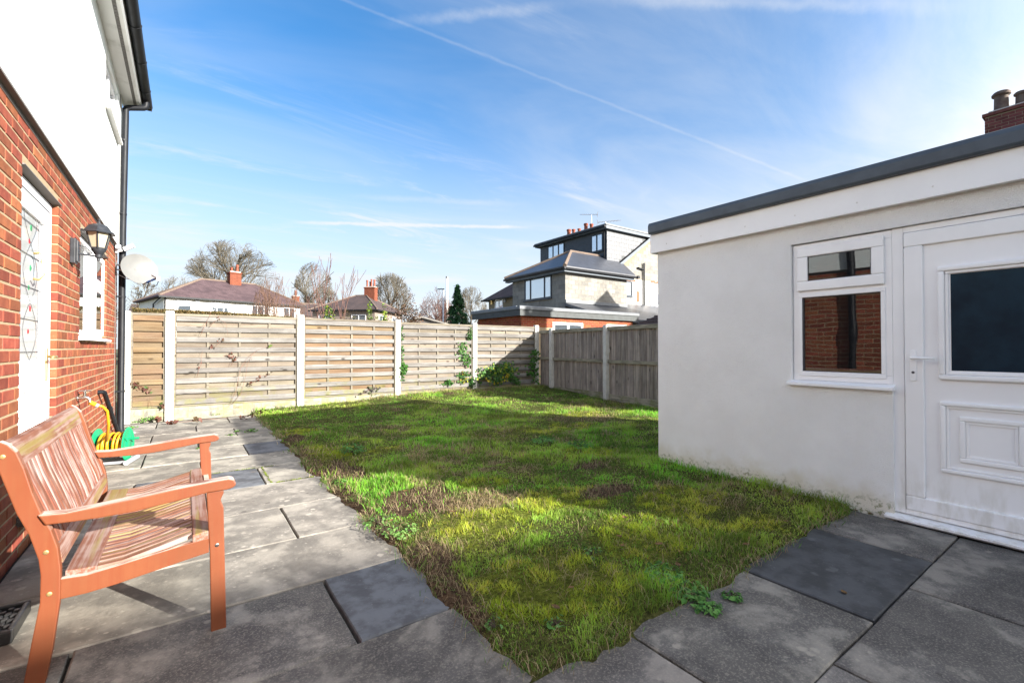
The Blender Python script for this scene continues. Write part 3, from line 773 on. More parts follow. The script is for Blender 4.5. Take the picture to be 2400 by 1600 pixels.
# window: outer frame, top light sash, fixed pane below, sill
fx = GX + .030
win = frame_yz(MB(), fx, fx+.06, WY0+.004, WY1-.004, WZ0+.022, WZ1-.004, .055, .062).box(fx+.002, fx+.058, WY0+.059, WY1-.059, 1.668, 1.735).build('window', M_upvc, gar, bevel=.004)
sash = frame_yz(MB(), fx-.024, fx-.0005, 1.130, 1.722, 1.722, 2.085, .080).build('sash', M_upvc, win, bevel=.010, seg=3)
bead = frame_yz(MB(), fx-.010, fx-.0005, 1.128, 1.718, 1.016, 1.700, .028, .036, .032).build('glazing_bead', M_upvc, win, bevel=.006)
MB().box(fx+.020, fx+.024, WY0+.058, WY1-.058, 1.03, 1.670).build('pane', G_gar, win)
MB().prism([(fx-.0125, 1.208, 1.800), (fx-.0125, 1.644, 1.800), (fx-.0105, 1.644, 2.007), (fx-.0105, 1.208, 2.007)], (.004, 0, 0)).build('pane', G_gar, win)
frame_yz(MB(), fx-.0165, fx-.0125, 1.2095, 1.6425, 1.8015, 2.0055, .005).build('gasket', M_upvc_line, win)
frame_yz(MB(), fx+.004, fx+.019, 1.1555, 1.6905, 1.0515, 1.6685, .005).build('gasket', M_upvc_line, win)
MB().prism_xz([(GX-.045, WZ0-.020), (GX-.045, WZ0+.002), (fx, WZ0+.022), (fx, WZ0-.020)], WY0-.012, WY1+.028).build('sill', M_upvc, gar, bevel=.003)
# door: frame, leaf, mouldings, glass, handle, threshold
dfr = MB(); dx = GX + .042
dfr.box(dx-.012, dx+.06, 1.024, DY1+.0035, .055, DZ1-.004); dfr.box(dx-.012, dx+.06, DY0+.004, .156, .055, DZ1-.004); dfr.box(dx-.012, dx+.06, .156, 1.024, 2.079, DZ1-.004); dfr.box(dx-.012, dx+.06, .156, 1.024, .055, .090)
door = dfr.build('door', M_upvc_d, gar, bevel=.004)
ly0, ly1, lz0, lz1 = .160, 1.020, .093, 2.075
leafm = MB()
oy1 = ly1 - .105; oy0 = ly0 + .105
frame_yz(leafm, dx-.026, dx+.004, ly0, ly1, lz0, lz1, .105, .100, .103)
leaf = leafm.build('door_leaf_frame', M_upvc_d, door, bevel=.010, seg=3)
pz0, pz1 = lz0+.099, lz1-.102
gl_y0, gl_y1 = .404, .776
GLZ0, GLZ1 = 1.092, 1.750
oy0, oy1 = oy0 + .001 - .001, oy1
pan = MB()
pan.box(dx-.004, dx+.012, oy0, oy1, pz0, GLZ0); pan.box(dx-.004, dx+.012, oy0, oy1, GLZ1, pz1)
pan.box(dx-.004, dx+.012, oy0, gl_y0, GLZ0, GLZ1); pan.box(dx-.004, dx+.012, gl_y1, oy1, GLZ0, GLZ1)
panel = pan.build('door_panel', M_upvc_d, door)
def moulding(y0, y1, z0, z1, w, dpt, name, par):
    m = MB(); frame_yz(m, dx-.004-dpt, dx-.0045, y0, y1, z0, z1, w)
    o = m.build(name, M_upvc_d, par, bevel=min(dpt * .55, w * .3), seg=3, auto=40)
    m = MB(); frame_yz(m, dx-.004-dpt*.5, dx-.0045, y0+w+.0005, y1-w-.0005, z0+w+.0005, z1-w-.0005, w*.55)
    m.build(name, M_upvc_d, o, bevel=min(dpt * .25, w * .2)); return o
moulding(.342, .838, 1.029, 1.806, .034, .024, 'glass_moulding', panel)
moulding(.347, .833, .396, .879, .028, .020, 'panel_moulding', panel)
moulding(.441, .739, .480, .786, .030, .014, 'raised_panel', panel)
MB().box(dx-.002, dx+.004, gl_y0, gl_y1, GLZ0, GLZ1).build('pane', G_door, door)
hy = .970; hz = 1.131
hp = [(hy + .017*math.cos(a), hz + (.084 if math.sin(a) > 0 else -.104) + .017*math.sin(a)) for a in np.linspace(0, 2*math.pi, 25)[:-1]]
plate = MB().prism_yz(hp, dx-.026-.010, dx-.0265).build('handle', M_upvc, door, bevel=.003)
MB().tube([(dx-.037, hy, hz+.045), (dx-.075, hy, hz+.045), (dx-.081, hy-.008, hz+.045), (dx-.079, hy-.125, hz+.043)], [.011, .010, .0105, .0075], 10).build('lever', M_upvc, plate, smooth=True)
MB().lathe((dx-.0365, hy, hz-.058), [(.009, 0), (.009, .002), (.006, .003)], 12, (-1, 0, 0)).build('keyhole', M_lead, plate)
MB().prism_xz([(GX-.055, .020), (GX-.055, .036), (dx+.05, .054), (dx+.05, .005), (GX-.03, .005)], DY0-.02, DY1+.045).build('threshold', M_upvc_d, gar, bevel=.003)

# ================================================================== house on the left
WX, UX = -.82, -.785
HY0, HY1 = .2, 8.76
house = empty('house', (-3.5, 4.5, 0), 'house with red brick ground floor and white rendered upper floor, left edge', 'house')
DO = (4.00, 4.985, .20, 2.375)           # door opening y0 y1 z0 z1
WO = (5.90, 7.68, 1.345, 2.385)          # ground floor window
UO = (7.08, 8.24, 4.10, 4.74)            # upper window
BT = 2.645                                # top of the brickwork
def wall_around(mb, x0, x1, y0, y1, z0, z1, ops, grow=0):
    """solid wall with rectangular openings cut out (openings sorted along y, not overlapping in y)"""
    cur = y0
    for (a, b, c, d) in sorted(ops):
        a, b, c, d = a - grow, b + grow, c - grow, d + grow
        mb.box(x0, x1, cur, a, z0, z1)
        if c > z0: mb.box(x0, x1, a, b, z0, c)
        if d < z1: mb.box(x0, x1, a, b, d, z1)
        cur = b
    mb.box(x0, x1, cur, y1, z0, z1); return mb
bw = wall_around(MB(), WX-.28, WX-.004, HY0, HY1-.006, -.1, BT, [DO, WO], .005).build('brick_wall', M_mortar, house)
# bricks: stretcher bond, every brick a piece
BR = [plank_mesh('brick', (.05, .025, .07)) for _ in range(2)]
bl = []
nc = int((BT + .02) / .075)
for c in range(nc + 1):
    z0 = -.035 + c * .075; z1 = z0 + .065
    if z1 > BT + .02: break
    y = HY0 - (.1125 if c % 2 else 0)
    rb = random.Random(c * 7 + 1)
    while y < HY1:
        a, b = max(y, HY0), min(y + .215, HY1)
        segs = [(a, b)]
        for (o0, o1, oz0, oz1) in (DO, WO):
            if z1 > oz0 + .01 and z0 < oz1 - .01:
                ns = []
                for (p, q) in segs:
                    if q <= o0 or p >= o1: ns.append((p, q)); continue
                    if p < o0: ns.append((p, o0))
                    if q > o1: ns.append((o1, q))
                segs = ns
        for (p, q) in segs:
            if q - p > .03: bl.append((p, q, z0, rb.uniform(-.0015, .0015)))
        y += .225
def bkey(t):
    p, q, z0, _ = t; ym = (p + q) / 2
    return 1e9 if ym < 3.45 else ym
bl.sort(key=bkey)
for t in bl[:300]:
    p, q, z0, j = t
    link_mesh('brick', BR[0], M_brick, bw, loc=(WX - .051 + j, (p+q)/2, z0 + .0325), scl=(.102, q - p, .065))
bv = np.array([v.co for v in BR[0].vertices]); bf = [tuple(pl.vertices) for pl in BR[0].polygons]
m = MB()
for (p, q, z0, j) in bl[300:]:
    m.add(bv * [.102, q - p, .065] + [WX - .051 + j, (p+q)/2, z0 + .0325], bf)
def brick_piece_var(w, v, col, geo, oi):
    r = geo.outputs['Random Per Island']
    hs = w.new('ShaderNodeHueSaturation'); w.put(hs.inputs['Color'], col); w.l.new(w.math('ADD', .78, w.math('MULTIPLY', r, .44)), hs.inputs['Value'])
    w.l.new(w.math('ADD', .492, w.math('MULTIPLY', w.math('FRACT', w.math('MULTIPLY', r, 5.7)), .016)), hs.inputs['Hue'])
    return hs.outputs[0]
M_brick_i = material('brick_red_rest', (.255, .078, .040), (.19, .055, .030), rough=.85, scale=14, bump=.5, bscale=90, bdist=.004, spec=.2, extra=brick_piece_var)
tag(m.build('bricks', M_brick_i, bw), kind='stuff')
# upper wall with stop bead, end wall, back wall, roof
wall_around(MB(), WX-.28, UX, HY0, HY1, BT+.045, 4.93, [UO]).build('upper_wall', M_render_w, house)
MB().box(-6.8, WX-.28, HY1-.28, HY1, -.1, 4.93).box(-6.8, -6.52, HY0, HY1-.28, -.1, 4.93).box(-6.52, WX-.28, HY0, HY0+.28, -.1, 4.93).build('end_wall', M_render_w, house)
MB().box(WX-.02, UX+.004, HY0, HY1+.004, BT+.030, BT+.0445).box(WX-.02, WX+.004, HY0, HY1, BT+.001, BT+.0295).build('stop_bead', M_vent, house)
MB().box(-6.5, WX-.29, HY0+.3, HY1-.3, 2.55, 2.62).build('floor', M_dark, house)
MB().prism_xz([(-.545, 5.03), (-3.8, 7.2), (-7.1, 5.03), (-7.1, 4.93), (-6.8, 4.96), (-3.8, 7.08), (-.56, 4.955)], HY0, HY1+.14).build('roof', M_rooftile, house)
MB().box(-.79, -.582, HY0, HY1+.10, 4.862, 4.875).build('soffit', M_soffit, house)
MB().box(-.580, -.560, HY0, HY1+.10, 4.850, 5.02).box(-.79, -.582, HY1+.10, HY1+.12, 4.85, 5.02).build('fascia', M_upvc, house)
vent = MB(); y = HY0 + .05
while y < HY1 + .08: vent.box(-.655, -.620, y, y + .052, 4.856, 4.8615); y += .062
vent.build('soffit_vent', M_vent, house)
# gutter: half round, brackets every 0.8 m
gy1 = HY1 + .15
def half_round(cx, cz, r, y0, y1, n=10):
    pr = [(cx + r*math.cos(a), cz + r*math.sin(a)) for a in np.linspace(math.pi, 2*math.pi, n)]
    pi_ = [(cx + (r-.004)*math.cos(a), cz + (r-.004)*math.sin(a)) for a in np.linspace(2*math.pi, math.pi, n)]
    return pr + pi_
gut = MB().prism_xz(half_round(-.500, 4.945, .060, 0, 0), HY0, gy1).box(-.56, -.448, gy1, gy1+.004, 4.885, 4.94)
gutter = gut.build('gutter', M_blackpl, house, auto=50)
for y in np.arange(3.4, gy1 + .1, .82):
    MB().prism_xz(half_round(-.500, 4.945, .066, 0, 0), y, y + .035).build('bracket', M_blackpl, gutter, auto=50)
PY = 8.62
dp = MB().tube([(-.504, PY, 4.885), (-.504, PY, 4.84), (-.510, PY, 4.81), (-.535, PY, 4.79), (-.69, PY, 4.745), (-.722, PY, 4.73), (-.735, PY, 4.70), (-.735, PY, 4.60), (-.752, PY, 2.9), (-.752, PY, .10), (-.745, PY-.02, .05), (-.70, PY-.04, .0)], .040, 14).build('downpipe', M_blackpl, house, auto=50)
for z in (4.25, 3.18, 1.98, .62):
    MB().tube([(-.752, PY, z-.012), (-.752, PY, z+.012)], .046, 14).box(WX if z < 2.6 else UX, -.752, PY-.055, PY+.0, z-.010, z+.010).build('bracket', M_blackpl, dp, auto=40)
MB().tube([(UX+.004, PY-.13, 4.85), (UX+.004, PY-.13, 2.70)], .004, 6).tube([(WX+.006, PY-.13, 2.60), (WX+.006, PY-.12, 1.4), (WX+.006, PY-.12, .1)], .004, 6).build('cable', M_vent, house)
# upper window: sill and frame
fy0, fy1, fz0, fz1 = UO
uw = frame_yz(MB(), UX-.09, UX-.03, fy0+.01, fy1-.01, fz0+.02, fz1-.01, .06).box(UX-.09, UX-.03, (fy0+fy1)/2-.04, (fy0+fy1)/2+.04, fz0+.08, fz1-.07).build('window', M_upvc, house, bevel=.004)
MB().box(UX-.062, UX-.056, fy0+.07, fy1-.07, fz0+.08, fz1-.07).build('pane', G_win, uw)
MB().prism_xz([(UX+.055, fz0-.045), (UX+.055, fz0-.015), (UX-.03, fz0+.02), (UX-.03, fz0-.045)], fy0-.03, fy1+.03).build('sill', M_soffit, uw)
# lintels
for (a, b, c, d) in (DO, WO):
    MB().prism_xz([(WX+.012, d-.002), (WX+.012, d+.004), (WX-.006, d+.010), (WX-.036, d+.004), (WX-.036, d-.014), (WX-.01, d-.006)], a-.0, b+.04).build('lintel', M_vent, house)
# ground floor window: fixed pane, casement with top light
a, b, c, d = WO; fx = WX - .040
gw = frame_yz(MB(), fx-.06, fx, a+.005, b-.005, c+.025, d-.02, .055).box(fx-.06, fx, 6.93, 7.00, c+.08, d-.075).build('window', M_upvc, house, bevel=.004)
cs = frame_yz(MB(), fx+.0005, fx+.022, 6.975, b-.030, c+.05, 1.965, .065).build('casement', M_upvc, gw, bevel=.006)
cs2 = frame_yz(MB(), fx+.0005, fx+.022, 6.975, b-.030, 1.975, d-.045, .065).build('top_light', M_upvc, gw, bevel=.006)
MB().box(fx-.034, fx-.030, a+.06, 6.93, c+.08, d-.075).build('pane', G_win, gw)
MB().box(fx+.008, fx+.012, 7.04, b-.095, c+.115, 1.90).build('pane', G_win, gw)
MB().box(fx+.008, fx+.012, 7.04, b-.095, 2.04, d-.11).build('pane', G_win, gw)
MB().prism_xz([(WX+.055, c-.025), (WX+.055, c), (fx-.02, c+.024), (fx-.02, c-.025)], a-.03, b-.03).build('sill', M_upvc, gw, bevel=.003)
MB().box(WX-.268, WX-.262, a+.1, a+.65, c+.1, d-.1).build('blind', M_curtain, gw)
# door: frame, leaf, leaded glass, knocker, handle
a, b, c, d = DO; dx = WX - .038
fr = MB(); fr.box(dx-.06, dx, a+.005, a+.065, c+.03, d-.02); fr.box(dx-.06, dx, b-.065, b-.005, c+.03, d-.02); fr.box(dx-.06, dx, a+.065, b-.065, d-.085, d-.02)
door = fr.build('door', M_upvc, house, bevel=.004)
lf = MB(); l0, l1, lz0, lz1 = a+.07, b-.07, c+.06, d-.09
frame_yz(lf, dx-.042, dx-.004, l0, l1, lz0, lz1, .11, .22, .12)
lf.box(dx-.042, dx-.004, l0+.11, l1-.11, 1.02, 1.16)
leaf = lf.build('door_leaf', M_upvc, door, bevel=.004)
frame_yz(MB(), dx-.0035, dx-.0005, l0-.006, l1+.006, lz0-.006, lz1+.006, .006).build('gasket', M_upvc_line, door)
MB().box(dx-.036, dx-.018, l0+.11, l1-.11, lz0+.22, 1.02).build('panel', M_upvc, leaf)
frame_yz(MB(), dx-.018, dx-.002, l0+.16, l1-.16, .80, .98, .03).build('panel_moulding', M_upvc, leaf, bevel=.006)
for q in (l0+.19, (l0+l1)/2, l1-.19):
    frame_yz(MB(), dx-.018, dx-.004, q-.085, q+.085, lz0+.24, .77, .02).build('panel_moulding', M_upvc, leaf, bevel=.005)
pane = MB().box(dx-.026, dx-.022, l0+.112, l1-.112, 1.16, lz1-.12).build('pane', G_pale, leaf)
g0, g1, h0, h1 = l0+.112, l1-.112, 1.16, lz1-.12
cm = (g0+g1)/2; came = MB()
for y in (g0+.09, g1-.09): came.box(dx-.0215, dx-.0185, y-.0025, y+.0025, h0, h1)
for z in np.linspace(h0+.06, h1-.06, 5): came.box(dx-.0185, dx-.016, g0, g1, z-.002, z+.002)
for s in (-1, 1):
    came.tube([(dx-.017, cm+s*.17*math.sin(t*math.pi*2.5), h0 + (h1-h0)*t) for t in np.linspace(0, 1, 30)], .0016, 5)
came.build('lead_came', M_lead, pane)
for k, (z, mt) in enumerate(((1.36, M_stain_r), (1.52, M_stain_r), (1.66, M_stain_g), (1.80, M_stain_g), (1.98, M_stain_r), (2.08, M_stain_g))):
    rr = .018 + .005 * (k % 2)
    MB().lathe((dx-.0218, cm + (.02 if k % 2 else -.02), z), [(rr, 0), (rr, .002), (rr*.6, .004)], 7, (1, 0, 0)).build('stained_glass', mt, pane)
kn = MB().tube([(dx-.004, cm+.0, 1.90), (dx+.030, cm, 1.91), (dx+.042, cm, 1.88), (dx+.035, cm, 1.80), (dx+.050, cm, 1.76), (dx+.025, cm, 1.72), (dx-.004, cm, 1.725)], [.009, .008, .007, .006, .008, .007, .009], 8).build('door_knocker', M_brass, leaf, smooth=True)
hy = l1 - .05
hb = MB().box(dx-.004, dx+.006, hy-.018, hy+.018, 1.0, 1.24).build('handle', M_brass, leaf, bevel=.004)
MB().tube([(dx+.006, hy, 1.18), (dx+.05, hy, 1.18), (dx+.055, hy-.01, 1.18), (dx+.052, hy-.11, 1.175)], [.010, .010, .011, .008], 8).build('lever', M_brass, hb, smooth=True)
MB().box(WX-.16, WX+.055, a-.02, b+.02, c-.035, c+.03).build('doorstep', M_slab, house, bevel=.006)
MB().box(WX-.2, WX-.001, a+.002, b-.002, c-.2, c-.037).build('step_riser', M_mortar, house)
# soil pipe with access bulge further along the wall (seen in the garage window), waste pipe stub to the gully
MB().tube([(WX+.07, 2.93, .03), (WX+.07, 2.93, 1.35), (WX+.07, 2.93, 1.40), (WX+.07, 2.93, 1.5), (WX+.07, 2.93, 1.62), (WX+.07, 2.93, 1.68), (WX+.07, 2.93, 4.83)],
          [.054, .054, .062, .068, .062, .054, .054], 14).build('soil_pipe', M_blackpl, house, auto=50)
MB().tube([(WX-.02, 7.06, .735), (WX+.04, 7.06, .735), (WX+.055, 7.085, .725), (WX+.055, 8.50, .03)], .024, 12).tube([(WX+.055, 7.55, .50), (WX+.055, 7.61, .47)], .029, 12).tube([(WX+.055, 8.0, .277), (WX+.055, 8.06, .247)], .029, 12).build('waste_pipe', M_greypl if False else M_blackpl, house, auto=45)

# ================================================================== things on and by the house
# ---- wall lantern
LY = 5.47; LC = (-.64, LY)
lan = empty('wall_lantern', (WX, LY, 2.06), 'black six-sided coach lantern on the brick wall beside the door', 'lantern')
MB().box(WX+.001, WX+.035, LY-.055, LY+.055, 1.985, 2.20).box(WX+.035, WX+.05, LY-.045, LY+.045, 2.0, 2.185).build('back_box', M_lantern, lan, bevel=.004)
MB().tube([(WX+.05, LY, 2.075), (LC[0], LY, 2.062)], .009, 10).tube([(WX+.05, LY, 2.15), (WX+.10, LY, 2.135), (LC[0]-.03, LY, 2.075)], .003, 6).build('arm', M_lantern, lan)
hexa = math.pi / 6
MB().lathe((*LC, 0), [(.006, 2.022), (.013, 2.03), (.012, 2.045), (.022, 2.05), (.025, 2.06), (.025, 2.078), (.032, 2.085), (.038, 2.10), (.050, 2.115), (.052, 2.135)], 12).build('cup', M_lantern, lan, auto=40)
bars = MB()
for k in range(6):
    an = hexa + k * math.pi / 3; ca, sa = math.cos(an), math.sin(an)
    bars.tube([(LC[0]+.052*ca, LC[1]+.052*sa, 2.13), (LC[0]+.088*ca, LC[1]+.088*sa, 2.275)], .0065, 6)
bars.lathe((*LC, 0), [(.050, 2.128), (.056, 2.130), (.058, 2.142), (.050, 2.144)], 6, phase=hexa)
cage = bars.build('cage', M_lantern, lan)
gp = MB()
for k in range(6):
    a0, a1 = hexa + k*math.pi/3, hexa + (k+1)*math.pi/3
    P = lambda r, an, z: np.array((LC[0]+r*math.cos(an), LC[1]+r*math.sin(an), z))
    q = [P(.050, a0, 2.14), P(.050, a1, 2.14), P(.085, a1, 2.274), P(.085, a0, 2.274)]
    nrm = np.array((math.cos((a0+a1)/2), math.sin((a0+a1)/2), -.25)) * .003
    MB().prism(q, nrm).build('pane', M_lamp_gl, cage)
MB().lathe((*LC, 0), [(.085, 2.272), (.125, 2.268), (.128, 2.274), (.105, 2.290), (.088, 2.315), (.070, 2.338), (.040, 2.352), (.018, 2.356), (.010, 2.372), (.006, 2.382), (.011, 2.390), (.011, 2.398), (.003, 2.405)], 6, phase=hexa).build('roof_cap', M_lantern, lan, auto=35)

# ---- security lights (two white heads on one bracket)
sec = empty('security_light', (WX, 8.50, 2.60), 'small white twin security light above the satellite dish', 'security light')
MB().box(WX+.001, WX+.03, 8.45, 8.53, 2.585, 2.66).tube([(WX+.03, 8.49, 2.62), (WX+.075, 8.49, 2.63)], .018, 8).build('bracket', M_upvc, sec, bevel=.003)
def head(cx, cy, cz, ax):
    ax = Vector(ax).normalized(); s = ax.cross(Vector((0, 0, 1))).normalized(); u = s.cross(ax)
    return MB().obox((cx, cy, cz), ax*.062, s*.018, u*.026).obox(Vector((cx, cy, cz)) + ax*.064, ax*.003, s*.020, u*.028).build('lamp_head', M_upvc, sec, bevel=.004)
head(WX+.15, 8.46, 2.675, (.9, -.35, .55)); head(WX+.045, 8.37, 2.66, (-.1, -1, -.12))
MB().tube([(WX+.02, 8.5, 2.585), (WX+.025, 8.5, 2.50), (WX+.012, 8.49, 2.40)], .004, 6).build('cable', M_vent, sec)

# ---- satellite dish
dish = empty('satellite_dish', (WX, 8.55, 2.40), 'grey satellite dish on the corner of the house beside the downpipe', 'satellite dish')
dc = Vector((-.545, 8.47, 2.385)); dn = Vector((.50, -.86, .18)).normalized()      # towards the south-east sky
du = Vector((0, 0, 1)); du = (du - dn * du.dot(dn)).normalized(); dr = du.cross(dn).normalized()
def dpt(a, t):
    rx, rz = .235 * t, .220 * t
    return dc + dr * (rx * math.cos(a)) + du * (rz * math.sin(a)) + dn * (-.055 + .055 * t * t)
V = [tuple(dpt(0, 0))]; Fc = []; NR, NA = 6, 36
for i in range(1, NR + 1):
    for k in range(NA): V.append(tuple(dpt(2*math.pi*k/NA, i/NR)))
for k in range(NA): Fc.append((0, 1 + k, 1 + (k+1) % NA))
for i in range(NR - 1):
    for k in range(NA):
        A_, B_ = 1 + i*NA, 1 + (i+1)*NA; Fc.append((A_ + k, B_ + k, B_ + (k+1) % NA, A_ + (k+1) % NA))
nV = len(V)
V2 = [tuple(Vector(p) - dn * .006) for p in V]
rim = [(1 + (NR-1)*NA + k, 1 + (NR-1)*NA + (k+1) % NA, nV + 1 + (NR-1)*NA + (k+1) % NA, nV + 1 + (NR-1)*NA + k) for k in range(NA)]
dm = MB().add(V + V2, Fc + [tuple(nV + i for i in f)[::-1] for f in Fc] + rim)
rfl = dm.build('reflector', M_dish, dish, auto=50)
for (s, t) in ((-.09, .02), (-.035, 0), (.06, -.01)):
    q = dc + dr*s + du*t + dn*(-.052 + .02*abs(s))
    MB().lathe(q, [(.006, 0), (.006, .004), (.003, .006)], 8, dn).build('bolt', M_vent, rfl)
bot = dpt(-math.pi/2 + .15, 1.0); lnb = Vector((-.335, 8.10, 2.225))
armv = (lnb - bot)
MB().tube([bot - dn*.02, bot + armv*.5, lnb], .010, 6).build('feed_arm', M_vent, dish)
MB().tube([bot + armv*.25, bot + armv*.48], .016, 8).tube([bot + armv*.60, bot + armv*.85], .015, 8).build('tape', M_blue, dish)
MB().tube([lnb + Vector((-.045, .06, .045)), lnb + Vector((-.02, .025, .03)), lnb + Vector((.008, .0, .008))], [.024, .022, .018], 10).obox(lnb + Vector((.018, -.012, -.012)), (.022, 0, 0), (0, .022, 0), (0, 0, .032)).build('receiver_head', M_greypl, dish, auto=40)
MB().tube([lnb + Vector((.018, -.01, -.045)), lnb + Vector((.0, 0, -.10)), lnb + Vector((-.05, .03, -.125)), lnb + Vector((-.11, .08, -.10)), bot + armv*.4 + Vector((0, 0, -.03)), bot + armv*.3], .005, 6).build('cable', M_blackpl, dish, smooth=True)
MB().box(WX+.001, WX+.008, 8.50, 8.60, 2.33, 2.46).tube([(WX+.008, 8.55, 2.43), (WX+.09, 8.55, 2.42), tuple(dc - dn*.06 + du*.02)], .013, 8).tube([(WX+.008, 8.55, 2.36), tuple(dc - dn*.06 - du*.03)], .010, 8).obox(dc - dn*.088, dn*.02, dr*.05, du*.05).build('mount', M_lampmetal, dish)
MB().tube([(WX+.005, 8.5, 2.30), (-.70, 8.54, 2.24), tuple(dc - dn*.02 - du*.19)], .005, 6).build('stay', M_lampmetal, dish)

# ---- tap, hose and reel
tap = empty('garden_tap', (WX, 5.80, .76), 'brass outdoor tap on the brick wall with a yellow hose fitting', 'tap')
MB().lathe((WX+.001, 5.80, .78), [(.024, 0), (.024, .008), (.014, .010), (.014, .05)], 12, (1, 0, 0)).tube([(WX+.05, 5.80, .78), (WX+.075, 5.80, .78), (WX+.088, 5.80, .765), (WX+.092, 5.80, .735)], .014, 10).tube([(WX+.055, 5.80, .785), (WX+.055, 5.80, .84)], .011, 10).build('tap_body', M_chrome, tap, auto=50)
MB().tube([(WX+.055, 5.755, .845), (WX+.055, 5.845, .845)], .008, 8).tube([(WX+.012, 5.80, .845), (WX+.098, 5.80, .845)], .008, 8).build('tap_handle', M_chrome, tap)
RX, RYc, RZ = -.628, 6.50, .205; ra = math.radians(-13); ax = Vector((math.cos(ra), math.sin(ra), 0)); ay = Vector((-math.sin(ra), math.cos(ra), 0))
RC = Vector((RX, RYc, RZ))
reel = empty('hose_reel', (RX, RYc, 0), 'green and grey hose reel standing on the patio behind the bench', 'hose reel')
for s in (-1, 1):
    c0 = RC + ax * (.130 * s)
    dk = MB().lathe(c0, [(.02, -.004), (.172, -.004), (.180, 0), (.172, .006), (.150, .008), (.140, .004), (.06, .004), (.05, .012), (.02, .012)], 32, ax * s).build('disc', M_reelg, reel, auto=40)
    sp = MB()
    for k in range(5):
        an = k * 2*math.pi/5; q = Vector((0, 0, 1)) * math.sin(an) + ay * math.cos(an); t = q.cross(ax)
        sp.obox(c0 + ax*s*.007 + q*.10, q*.045, t*.008, ax*.004)
    sp.build('spoke', M_reelg, dk)
MB().tube([RC - ax*.13, RC + ax*.13], .045, 16).build('drum', M_reelg, reel)
c0 = RC + ax*.142
MB().tube([c0 + Vector((0, 0, .05)), c0 + ax*.02 + Vector((0, 0, .055)), c0 + ax*.085 + Vector((0, 0, .055))], [.012, .014, .013], 10).build('crank', M_reelg, reel)
fb = MB()
for s in (-1, 1):
    e = RC + ax*(.165*s); e.z = 0
    fb.tube([e - ay*.16 + Vector((0, 0, .028)), e + ay*.16 + Vector((0, 0, .028))], .026, 10)
fb.tube([RC - ax*.165 + ay*.11 + Vector((0, 0, -.177)), RC + ax*.165 + ay*.11 + Vector((0, 0, -.177))], .016, 8)
fb.tube([RC - ax*.165 - ay*.11 + Vector((0, 0, -.177)), RC + ax*.165 - ay*.11 + Vector((0, 0, -.177))], .016, 8)
fb.tube([RC - ax*.165 + ay*.10 + Vector((0, 0, -.17)), RC - ax*.16 + ay*.10 + Vector((0, 0, .02)), RC - ax*.15 + ay*.30 + Vector((0, 0, .07)), RC + ax*.10 + ay*.30 + Vector((0, 0, .07))], .014, 8)
fb.build('frame', M_greypl, reel, auto=50)
hz_ = MB(); pts = []
for i in range(11 * 22 + 1):
    t = i / 22; lay = i / (11 * 22)
    sgn = lay * 2 if lay < .5 else 2 - lay * 2
    off = -.112 + .224 * sgn; rr = .098 if lay < .5 else .122
    an = 2*math.pi*t
    pts.append(RC + ax * (off + .006*math.sin(an*.7)) + ay * (rr*math.cos(an)) + Vector((0, 0, 1)) * (rr*math.sin(an)))
hose = empty('garden_hose', (RX, RYc, .08), 'yellow hose coiled on the green reel and running up to the tap', 'hose')
hz_.tube(pts, .0125, 8).build('coil', M_hose, hose, smooth=True)
t0 = Vector((WX+.093, 5.80, .735))
MB().tube([t0 + Vector((.045, .02, -.035)), t0 + Vector((.085, .04, -.05)), t0 + Vector((.115, .07, -.10)), t0 + Vector((.12, .14, -.25)), t0 + Vector((.09, .30, -.42)), RC + Vector((-.02, -.12, .125)), RC + Vector((-.02, -.06, .135))], .0125, 8).build('hose_run', M_hose, hose, smooth=True)
cn = MB().tube([t0 + Vector((.0, 0, 0)), t0 + Vector((.035, .016, -.027))], .020, 10).build('connector', M_hose, hose, smooth=False)
MB().tube([t0 + Vector((.036, .0165, -.028)), t0 + Vector((.054, .025, -.040))], .0185, 10).build('collar', M_greypl, cn)

# ---- black gully cover by the wall
gul = empty('gully_cover', (-.69, 2.95, 0), 'black plastic drain cover with holes on the patio behind the bench', 'drain cover')
gm = MB(); frame_gen(gm, (0, 0, 0), (1, 0, 0), (0, 1, 0), (0, 0, 1), -.79, -.585, 2.80, 3.10, .022, .004, .058)
gm.build('surround', M_iron, gul, bevel=.006)
gr = MB()
for i in range(7):
    for j in range(10):
        if (i + j) % 2 == 0: gr.box(-.765 + i*.0225, -.765 + i*.0225 + .0205, 2.825 + j*.025, 2.825 + j*.025 + .023, .030, .050)
gr.box(-.766, -.610, 2.824, 3.076, .012, .030)
gr.build('grating', M_iron, gul, bevel=.002)

